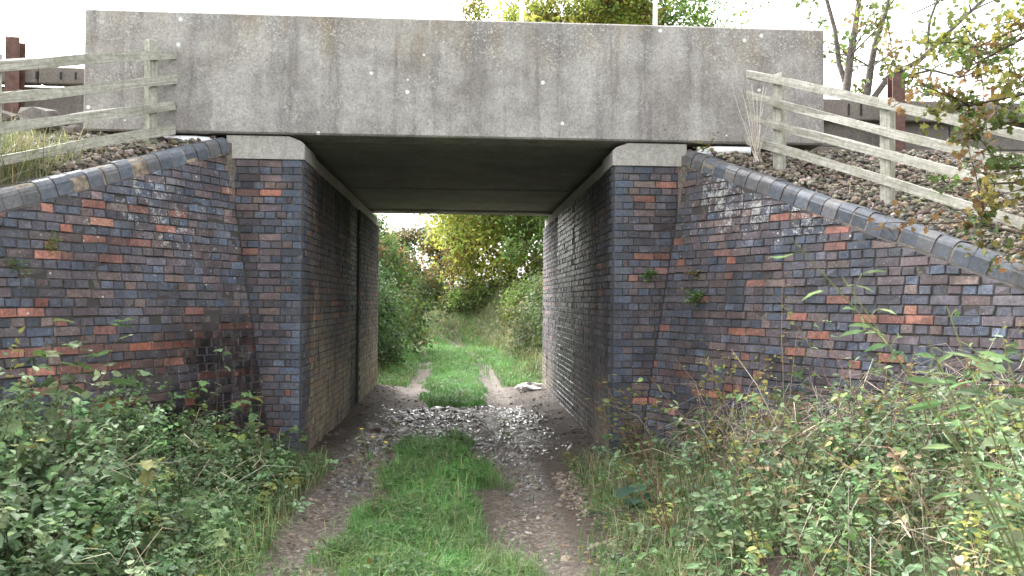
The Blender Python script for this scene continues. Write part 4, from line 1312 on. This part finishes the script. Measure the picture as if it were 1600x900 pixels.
# maple-leaved sapling on the left mound
SAP = [(.095, .145, .06), (.13, .18, .07), (.075, .12, .05), (.17, .20, .05)]
cane_plant('sycamore_sapling', 'young sycamore sapling with lobed leaves on upright red-brown stems rising from the nettles', (-2.62, -3.1, gz(-2.62, -3.1)), [(-.05, .05, 1.15, .3), (.12, .05, 1.28, .3), (.34, .1, 1.30, .5), (-.3, -.1, .8, .5), (.2, -.3, .7, .4)], .125, 13, SAP, [4, 3, 3, 1], T_MAPLE, (.16, .085, .05), .006, pet=.06, fmin=.3, cat='sapling')
cane_plant('nettle_plant', 'leafy young plant standing against the black-stained brickwork', (-1.72, -1.55, gz(-1.72, -1.55)), [(.1, .0, .62, .2), (.02, .1, .95, .3), (-.2, 0, .5, .3)], .11, 8, SAP, [4, 3, 3, 1], T_MAPLE, (.16, .10, .05), .005, fmin=.35, cat='plant')
# weedy shrub beside the right pier
YL = [(.20, .21, .06), (.13, .16, .06), (.25, .22, .06), (.09, .13, .05)]
cane_plant('elder_shrub', 'spindly yellowing shrub with bare lower stems at the pier corner beside the bramble thicket', (1.78, -1.0, gz(1.78, -1.0)), [(-.38, .1, .95, .4), (-.2, .0, .85, .3), (-.05, .1, .9, .3), (.18, -.1, .75, .4), (-.3, -.2, .7, .4), (-.5, -.05, .7, .4)], .06, 44, YL, [3, 4, 2, 4], T_LEAF, (.15, .09, .07), .005, fmin=.3, cat='shrub')
cane_plant('dead_stalk', 'bundle of dark red dead dock stalks leaning beside the lane', (1.50, -3.2, gz(1.5, -3.2)), [(-.32, .25, .80, .2), (-.25, .3, .85, .25), (-.16, .2, .75, .1), (-.36, .2, .6, .2), (.05, .2, .6, .2)], .02, 18, [(.12, .05, .035), (.16, .08, .05)], [1, 1], T_DIAMOND, (.13, .055, .04), .006, fmin=.35, pet=.006, sig=.008, cat='dead stalks')
cane_plant('tall_stalk', 'single tall pale dead stalk with yellow leaves before the wall of white bloom', (2.75, -2.0, gz(2.75, -2.0)), [(.02, .1, 1.42, .2), (.16, .1, 1.0, .3)], .05, 16, YL + [(.24, .17, .10)], [3, 2, 3, 1, 2], T_LEAF, (.27, .19, .12), .005, fmin=.5, cat='plant')
cane_plant('tall_stalk', 'pair of thin reddish stalks with small yellow leaves in the thicket', (2.35, -1.3, gz(2.35, -1.3)), [(.0, .1, 1.15, .2), (.2, .0, 1.0, .3), (-.25, .1, .8, .3)], .045, 16, YL, [3, 2, 3, 2], T_LEAF, (.17, .10, .08), .004, fmin=.4, cat='plant')
cane_plant('bramble_cane', 'arching red bramble cane with pale green leaves rising above the thicket', (2.75, -3.6, gz(2.75, -3.6)), [(-.30, .35, 1.15, .7), (.3, .1, .9, .6), (-.1, -.3, .7, .7)], .065, 15, NET[:3] + YL[:1], [4, 3, 4, 1], T_LEAF, (.20, .10, .07), .005, fmin=.3, cat='bramble')
cane_plant('willowherb_plant', 'leafy pale green willowherb stems in front of the dry straw mound', (2.55, -5.45, gz(2.55, -5.45)), [(-.12, .2, 1.10, .3), (-.28, .0, .85, .4), (.12, .1, .8, .3), (0, -.2, .6, .3)], .075, 26, NET[:3] + [(.14, .19, .09)], [3, 3, 4, 2], T_LEAF, (.12, .13, .05), .007, fmin=.2, cat='plant', flat=.6)
cane_plant('bramble_cane', 'low bramble clump with bright leaflets near the lane edge', (1.75, -5.2, gz(1.75, -5.2)), [(-.35, .3, .5, .6), (-.1, .5, .6, .6), (.3, .2, .65, .6), (-.3, -.1, .4, .6)], .065, 20, [(.09, .15, .05), (.12, .19, .06), (.075, .12, .05)], [3, 2, 3], T_LEAF, (.14, .10, .06), .004, fmin=.15, cat='bramble')
# dock with big dark leaves beside the right rut
cane_plant('dock_plant', 'dock with large dark bluish green leaves on the verge near the dead dock stalks', (1.32, -2.35, gz(1.32, -2.35)), [(-.12, -.05, .22, .3), (.05, -.1, .26, .3), (-.02, .1, .2, .3)], .20, 3, [(.035, .085, .05), (.05, .10, .055)], [1, 1], T_LEAF, (.08, .10, .05), .006, fmin=.3, pet=.04)
# sow thistle with yellow flowers beside the left rut
def thistle():
    b = np.array([-.62, -2.3, gz(-.62, -2.3)])
    t = cane_plant('sow_thistle', 'lanky sow thistle with small yellow flower heads beside the lane', b, [(-.12, .05, .72, .3), (-.03, .02, .66, .2), (.07, .02, .62, .3), (-.16, 0, .6, .4)], .06, 7, [(.12, .15, .07), (.16, .17, .09)], [1, 1], T_LEAF, (.15, .16, .08), .004, fmin=.25)
    for d in ((-.12, .05, .73), (-.03, .02, .67), (.07, .02, .63)):
        c = b + np.array(d); n = 14; a = np.arange(n) * 2.4
        T = np.stack([np.cos(a), np.sin(a), np.full(n, .35)], 1)
        V, F, C = leaves(np.tile(c, (n, 1)), T, np.tile([0, 0, 1.], (n, 1)) + rng.normal(0, .1, (n, 3)), np.full(n, .018), palette(n, [(.75, .52, .03)], [1], .08), T_DIAMOND)
        link('flower', V, [F], M_LEAF, t, C)
thistle()
# ferns and seedlings rooted in the brick joints
def wall_plant(name, label, p, n, L, leaf, nrm, cols, tmpl=T_LEAF, down=.4):
    p = np.array(p, float); canes = []
    nrm = np.array(nrm, float)
    for i in range(n):
        d = nrm * random.uniform(.35, .8) + np.array([random.gauss(0, .6), 0, random.uniform(-down, .6)])
        d = d / np.linalg.norm(d) * L * random.uniform(.6, 1.1); canes.append((*d, .3))
    return cane_plant(name, label, p, canes, leaf, 9, cols, np.ones(len(cols)), tmpl, (.10, .12, .05), .0025, 'plants rooted in the wall', 'wall plant', .2, .008, .015, .4, -.1)
WP = [(.13, .22, .07), (.10, .18, .06), (.16, .24, .08)]
def wp(sg, s, z): return wing_pt(sg, s, z, -.004)
wn1, wn2 = wing_normal(1), wing_normal(-1)
wall_plant('wall_seedling', 'leafy seedling with many leaflets growing from the salt-bloomed wing wall', wp(1, .38, 1.80), 9, .20, .06, wn1, WP, down=.9)
wall_plant('wall_seedling', 'small yellowing sprig just above the leafy wall seedling', wp(1, .30, 2.02), 5, .11, .045, wn1, [(.15, .17, .05), (.22, .16, .05)])
wall_plant('wall_fern', 'small bright green fern clinging to the pier face beside the leafy seedling', (2.02, -.005, 2.06), 7, .12, .045, (0, -1, 0), WP, down=.9)
wall_plant('wall_fern', 'bright green hart fern tuft in a joint of the damp-stained wing wall', wp(-1, 2.05, 2.18), 7, .11, .05, wn2, [(.13, .20, .05), (.16, .22, .06)], T_LANCE)
wall_plant('wall_fern', 'pale fern tuft below the bright fern on the wing wall', wp(-1, 2.35, 1.98), 6, .12, .06, wn2, [(.13, .19, .07), (.16, .21, .08)], T_LANCE)
wall_plant('coping_weed', 'straggly weed rooted on the coping beside the white pipe and girder', (2.60, -.33, 3.33), 4, .18, .045, (-.3, -.5, .5), [(.17, .19, .06), (.24, .16, .05)], T_LEAF, .2)

# dead stalk clump on the right-hand coping and bare twigs on the left
def stalks(name, label, b, n, h, spread, colr, r, z0=0.):
    b = np.array(b, float)
    t = thing(name, b, label, 'dead stalks')
    for k in range(n):
        e = np.array([random.gauss(0, spread), random.gauss(0, spread * .5), h * random.uniform(.5, 1.1)])
        u = np.linspace(0, 1, 6)[:, None]
        P = b + e * u + np.cumsum(rng.normal(0, .012, (6, 3)), 0) * u
        P[0] = b + np.array([random.gauss(0, .03), random.gauss(0, .03), 0])
        V, F = tubes(P[None], np.linspace(r, r * .4, 6)[None], 5)
        link('stalk', V, [F], M_STEM, t, np.tile(np.array(colr) * math.exp(random.gauss(0, .2)), (len(V), 1)), smooth_shade=True)
stalks('dead_stalk_clump', 'clump of bleached dead stalks rooted at the end of the grey fence', (3.04, -.52, 3.20), 16, .80, .13, (.50, .45, .40), .006)
def bare_branch():
    b = np.array([-3.9, -3.15, float(slope_z(-1, -3.15)) - .05])
    t = thing('bare_branch', b, 'bare grey forked twig arching over the coping below the mossy fence', 'branch')
    def seg(p, r0, r1):
        V, F = tubes(np.array(p)[None], np.linspace(r0, r1, len(p))[None], 6)
        link('twig', V, [F], M_BARK, t, np.tile([.20, .17, .14], (len(V), 1)), smooth_shade=True)
    q = b
    seg([q, q + [.15, -.1, .25], q + [.32, -.12, .62], q + [.42, -.1, .92], q + [.5, -.05, 1.2]], .011, .003)
    seg([q + [.18, -.1, .3], q + [.45, .0, .42], q + [.7, .15, .46], q + [.92, .3, .62]], .006, .002)
    seg([q + [.32, -.12, .62], q + [.5, .0, .8], q + [.72, .1, 1.05], q + [.9, .2, 1.15]], .005, .002)
    seg([q + [.1, -.08, .2], q + [.02, -.1, .6], q + [.05, -.1, .95], q + [-.02, -.1, 1.2]], .005, .002)
bare_branch()

# grass tuft on the left embankment, sparse on the right
def tuft(name, label, n, cx, cy, sx, sy, sg, h):
    X = cx + rng.normal(0, sx, n); Y = cy + rng.normal(0, sy, n)
    k = np.abs(X) > wing_in(Y) + .10; X, Y = X[k], Y[k]
    P = np.stack([X, Y, slope_z(sg, Y) - .02], 1)
    V, F4, F3, C = grass_patch(P, h, .007, [(.30, .27, .14), (.14, .19, .06), (.36, .32, .19), (.10, .15, .045)], [3, 3, 2, 2], .9)
    o = link(name, V, [F4, F3], M_GRASS, None, C)
    tag(o, label, 'grass', kind='stuff')
tuft('long_grass', 'long straw-coloured grass tufts spilling over the coping below the mossy fence', 9000, -4.25, -2.1, .45, .62, -1, .42)
tuft('long_grass', 'thin grass growing through stones on the ballast slope', 1200, 5.6, -2.2, .8, .9, 1, .2)

# ------------------------------------------------------------------ stones
def ico():
    t = (1 + 5 ** .5) / 2
    V = np.array([(-1, t, 0), (1, t, 0), (-1, -t, 0), (1, -t, 0), (0, -1, t), (0, 1, t), (0, -1, -t), (0, 1, -t), (t, 0, -1), (t, 0, 1), (-t, 0, -1), (-t, 0, 1)], float)
    V /= np.linalg.norm(V[0])
    F = np.array([(0, 11, 5), (0, 5, 1), (0, 1, 7), (0, 7, 10), (0, 10, 11), (1, 5, 9), (5, 11, 4), (11, 10, 2), (10, 7, 6), (7, 1, 8), (3, 9, 4), (3, 4, 2), (3, 2, 6), (3, 6, 8), (3, 8, 9), (4, 9, 5), (2, 4, 11), (6, 2, 10), (8, 6, 7), (9, 8, 1)])
    return V, F
IV, IF = ico()
def stones(P, S, cols, wts, flat=.7):
    n = len(P)
    V = IV[None] * np.exp(rng.normal(0, .16, (n, 12, 1)))
    sc3 = S[:, None, None] * np.stack([rng.uniform(.8, 1.4, n), rng.uniform(.7, 1.1, n), rng.uniform(.5, .9, n) * flat / .7], 1)[:, None, :]
    V = V * sc3
    a = rng.random(n) * 6.28; b = rng.normal(0, .5, n)
    ca, sa = np.cos(a), np.sin(a); cb, sb = np.cos(b), np.sin(b)
    x, y, z = V[..., 0], V[..., 1], V[..., 2]
    y, z = cb[:, None] * y - sb[:, None] * z, sb[:, None] * y + cb[:, None] * z
    x, y = ca[:, None] * x - sa[:, None] * y, sa[:, None] * x + ca[:, None] * y
    V = np.stack([x, y, z], -1) + P[:, None]
    F = (np.arange(n)[:, None, None] * 12 + IF[None]).reshape(-1, 3)
    C = np.repeat(palette(n, cols, wts, .22), 12, 0)
    return V.reshape(-1, 3), None, F, C
BAL = [(.22, .19, .15), (.155, .135, .112), (.29, .26, .22), (.19, .15, .115), (.09, .08, .072)]
def ballast(sg, n, u1, y0, label):
    Y = rng.uniform(y0, .6, n); U = rng.random(n) ** 1.3 * u1 + .04
    X = sg * (wing_in(np.minimum(Y, 0)) + U)
    P = np.stack([X, Y, slope_z(sg, Y) + .02 * U + rng.uniform(-.02, .05, n)], 1)
    join([stones(P, rng.uniform(.013, .037, n), BAL, [4, 3, 2, 2, 2])], 'ballast', M_STONE, label, 'stones')
ballast(1, 16000, 3.2, -5.5, 'loose brown ballast stones on the slope below the grey fence')
ballast(-1, 2000, 1.3, -1.3, 'grey stones and rubble at the top of the slope under the mossy fence')
n = 5000; X = rng.uniform(4, 9.5, n); Y = rng.uniform(.85, 2.2, n)
P = np.stack([X, Y, np.where(Y < 1.3, 4.10 + (Y - .8) * .28, 4.24) + rng.uniform(-.01, .05, n)], 1)
join([stones(P, rng.uniform(.02, .045, n), [(.30, .29, .28), (.22, .21, .20), (.38, .36, .34)], [2, 2, 1])], 'ballast', M_STONE, 'pale grey railway ballast heaped behind the plank wall by the sycamore', 'stones')
# lumps of broken concrete behind the left fence
for k, (x, y, z, s) in enumerate([(-4.45, .25, 3.52, .28), (-4.95, .35, 3.55, .24), (-4.15, .30, 3.42, .16)]):
    V, _, F, C = stones(np.array([[x, y, z + .1]]), np.array([s]), [(.24, .22, .20)], [1])
    # subdivide the lump once by splitting its faces
    mid = {}; Vl = [v for v in V]; F2 = []
    def mp(a, b):
        kk = (min(a, b), max(a, b))
        if kk not in mid:
            mid[kk] = len(Vl); Vl.append((V[a] + V[b]) / 2 * 1.0 + rng.normal(0, s * .07, 3))
        return mid[kk]
    for a, b, c in F:
        ab, bc, ca = mp(a, b), mp(b, c), mp(c, a); F2 += [(a, ab, ca), (ab, b, bc), (ca, bc, c), (ab, bc, ca)]
    o = link('concrete_lump', np.array(Vl), [np.array(F2)], M_PLANK)
    tag(o, ['largest lump of broken concrete heaped behind the mossy fence', 'broken concrete lump farthest from the girder end behind the mossy fence', 'smallest concrete lump beside the girder end behind the mossy fence'][k], 'rubble', 'broken concrete behind the left fence')

# pebbles: dry ruts, and wet gravel under the bridge
def rutmask(X, Y):
    cx = lane_x(Y)
    return np.clip(np.exp(-((X - cx - .80) / .24) ** 4) + np.exp(-((X - cx + .82) / .28) ** 4), 0, 1)
P = field(26000, -1.4, 1.5, -6.5, 0.8, lambda X, Y: rutmask(X, Y) * smooth(fbm(X * 3, Y * 3) * 3 - .95) * .45); n = len(P)
join([stones(P + [0, 0, .003], rng.gamma(2.2, .0045, n) + .003, [(.17, .142, .115), (.115, .095, .076), (.26, .235, .205), (.17, .13, .10)], [3, 3, 1.2, 1.5])], 'gravel', M_STONE, 'loose brown gravel in the wheel ruts', 'gravel')
P = field(70000, -1.45, 1.45, -1.6, 5.4, lambda X, Y: np.maximum(smooth((Y - .1) / 1.2), .8 * rutmask(X, Y) * smooth((Y + 1.5) / 1.0)) * smooth((5.3 - Y) / 1.2) * smooth((1.4 - np.abs(X)) / .5) * smooth(fbm(X * 2.2 + 3, Y * 2.2) * 3.2 - .95) * .9); n = len(P)
join([stones(P + np.stack([0 * P[:, 0], 0 * P[:, 0], rng.uniform(-.006, .002, n)], 1), rng.gamma(2.0, .0052, n) + .003, [(.13, .12, .11), (.08, .072, .065), (.24, .228, .215)], [3, 3, 1])], 'wet_gravel', M_WETSTONE, 'glistening wet gravel spread across the lane under the bridge', 'gravel')
P = field(1600, .95, 1.5, -3.2, -.4, lambda X, Y: smooth(fbm(X * 3, Y * 3) * 3 - .7)); n = len(P)
join([stones(P + [0, 0, .006], rng.uniform(.01, .026, n), [(.17, .14, .11), (.24, .20, .165), (.12, .095, .075)], [3, 2, 2])], 'rubble', M_STONE, 'scattered brown rubble beside the rut near the dock', 'stones')
P = field(14000, -1.62, 1.62, -2.2, 7.6, lambda X, Y: (.25 + .75 * smooth((np.abs(X) - .9) / .4)) * smooth(fbm(X * 4, Y * 4) * 3 - .9)); n = len(P)
join([stones(P, rng.gamma(2.0, .005, n) + .003, [(.055, .04, .03), (.075, .055, .042), (.10, .08, .06), (.16, .135, .11)], [3, 3, 2, .5])], 'soil_clods', M_STONE, 'dark crumbled soil along the abutment walls', 'soil')
# fallen leaves
P = field(2600, -1.6, 1.6, -7, 7, lambda X, Y: .25 + .5 * smooth((np.abs(X) - .6) / .5)); P[:, 2] += .012; n = len(P)
T = rng.normal(0, 1, (n, 3)); T[:, 2] *= .15; N = rng.normal(0, .25, (n, 3)); N[:, 2] += 1
V, F, C = leaves(P, T, N, rng.uniform(.02, .05, n), palette(n, [(.16, .10, .06), (.10, .065, .045), (.24, .17, .08), (.30, .20, .05)], [4, 4, 2, .6]), T_LEAF)
join([(V, None, F, C)], 'fallen_leaves', M_LEAF, 'scattered brown fallen leaves on the lane', 'leaves')

# crumpled white sack at the far end
def sack():
    n, m = 16, 10
    c = np.array([1.33, 6.9, gz(1.33, 6.9) - .01])
    V = []
    for j in range(m + 1):
        ph = math.pi * j / m
        for i in range(n):
            a = 2 * math.pi * i / n
            r = 1 + .22 * math.sin(3 * a + j) + .15 * random.uniform(-1, 1)
            V.append(c + np.array([.24 * math.sin(ph) * math.cos(a) * r, .15 * math.sin(ph) * math.sin(a) * r, .075 * (1 - math.cos(ph)) * (1 + .2 * math.sin(2 * a + 1))]))
    F = [(j * n + i, j * n + (i + 1) % n, (j + 1) * n + (i + 1) % n, (j + 1) * n + i) for j in range(m) for i in range(n)]
    o = link('rubbish_sack', np.array(V), [np.array(F)], M_SHEET, None, (.72, .70, .66))
    tag(o, 'crumpled white sack lying against the foot of the abutment at the far end', 'sack')
sack()
# two pale marker posts on the far bank
for k, (x, y) in enumerate(((1.05, 25.4), (1.62, 25.6))):
    z = gz(x, y)
    V, F4, F3 = bevbox((x - .06, y - .06, z - .2), (.12, 0, 0), (0, .12, 0), (0, 0, .95 + .16 * k), .015)
    o = link('marker_post', V, [F4, F3], M_PAD)
    tag(o, ['shorter', 'taller'][k] + ' of two pale concrete marker posts on the bank ending the lane', 'post', 'marker posts on the far bank')

# ------------------------------------------------------------------ tree overhanging from the right
FM = [(.16, .15, .045), (.11, .14, .04), (.20, .13, .06), (.085, .12, .035), (.24, .19, .05)]
def maple():
    b = np.array([5.7, -4.3, float(slope_z(1, -4.3)) - .05])
    t = thing('field_maple', b, 'field maple with browning lobed leaves hanging over the coping and grey fence', 'tree', 'trees beside the bridge')
    limbs = []; tw = []
    K = 6
    def poly(p, q, r0, r1, sag=0., wob=.05):
        u = np.linspace(0, 1, K)[:, None]
        P = np.array(p) * (1 - u) + np.array(q) * u; P[:, 2] += sag * (4 * u * (1 - u))[:, 0]
        P[1:] += np.cumsum(rng.normal(0, wob, (K - 1, 3)), 0) * .5
        return P, np.linspace(r0, r1, K)
    tr = poly(b, b + [.1, .2, 4.5], .12, .05); limbs.append(tr)
    for k in range(9):
        f = .12 + .8 * k / 9
        s = tr[0][int(f * 5)]
        e = np.array([3.62 + .45 * random.random() + .05 * (k % 3), -3.1 + random.uniform(-.2, .2), 2.25 + 1.95 * k / 9 + random.uniform(-.05, .1)])
        lp = poly(s, e, .03, .008, .15); limbs.append(lp)
        for j in range(13):
            i = random.randint(2, K - 1); p = lp[0][i]
            d = (e - s) / np.linalg.norm(e - s) * .3 + rng.normal(0, .35, 3); d[2] -= .12
            sp = poly(p, p + d * random.uniform(.5, 1.0), .006, .0025, .02, .02); limbs.append(sp); tw.append(sp[0])
    for k in range(5):
        e = b + np.array([random.uniform(-.5, 1.5), random.uniform(-1, 1.2), random.uniform(3, 5.5)])
        lp = poly(tr[0][2 + k % 3], e, .03, .01, .1); limbs.append(lp); tw.append(lp[0])
    V, F, C = wood_mesh(limbs, 5, (.10, .075, .06))
    link('trunk', V, [F], M_BARK, t, C, smooth_shade=True)
    V, F, C = leaf_cloud(np.array(tw), 40, .052, .05, FM, [3, 3, 2, 3, 1.5], T_MAPLE)
    link('crown', V, [F], M_LEAF, t, C)
maple()
# arching reed-like spray near the camera on the right
def spray():
    b = np.array([1.78, -6.55, gz(1.78, -6.55)])
    t = cane_plant('willow_spray', 'arching spray of narrow pale green leaves crossing in front of the salt-stained wall', b, [(-.80, .05, 1.84, 1.2), (-.62, .12, 1.72, 1.0), (-.46, .0, 1.55, .9), (-.30, .1, 1.62, 1.0)], .095, 18, [(.15, .24, .10), (.16, .23, .10), (.10, .16, .07)], [3, 2, 2], T_LANCE, (.13, .15, .06), .005, fmin=.45, pet=.02, droop=-.3, flat=.5)
spray()
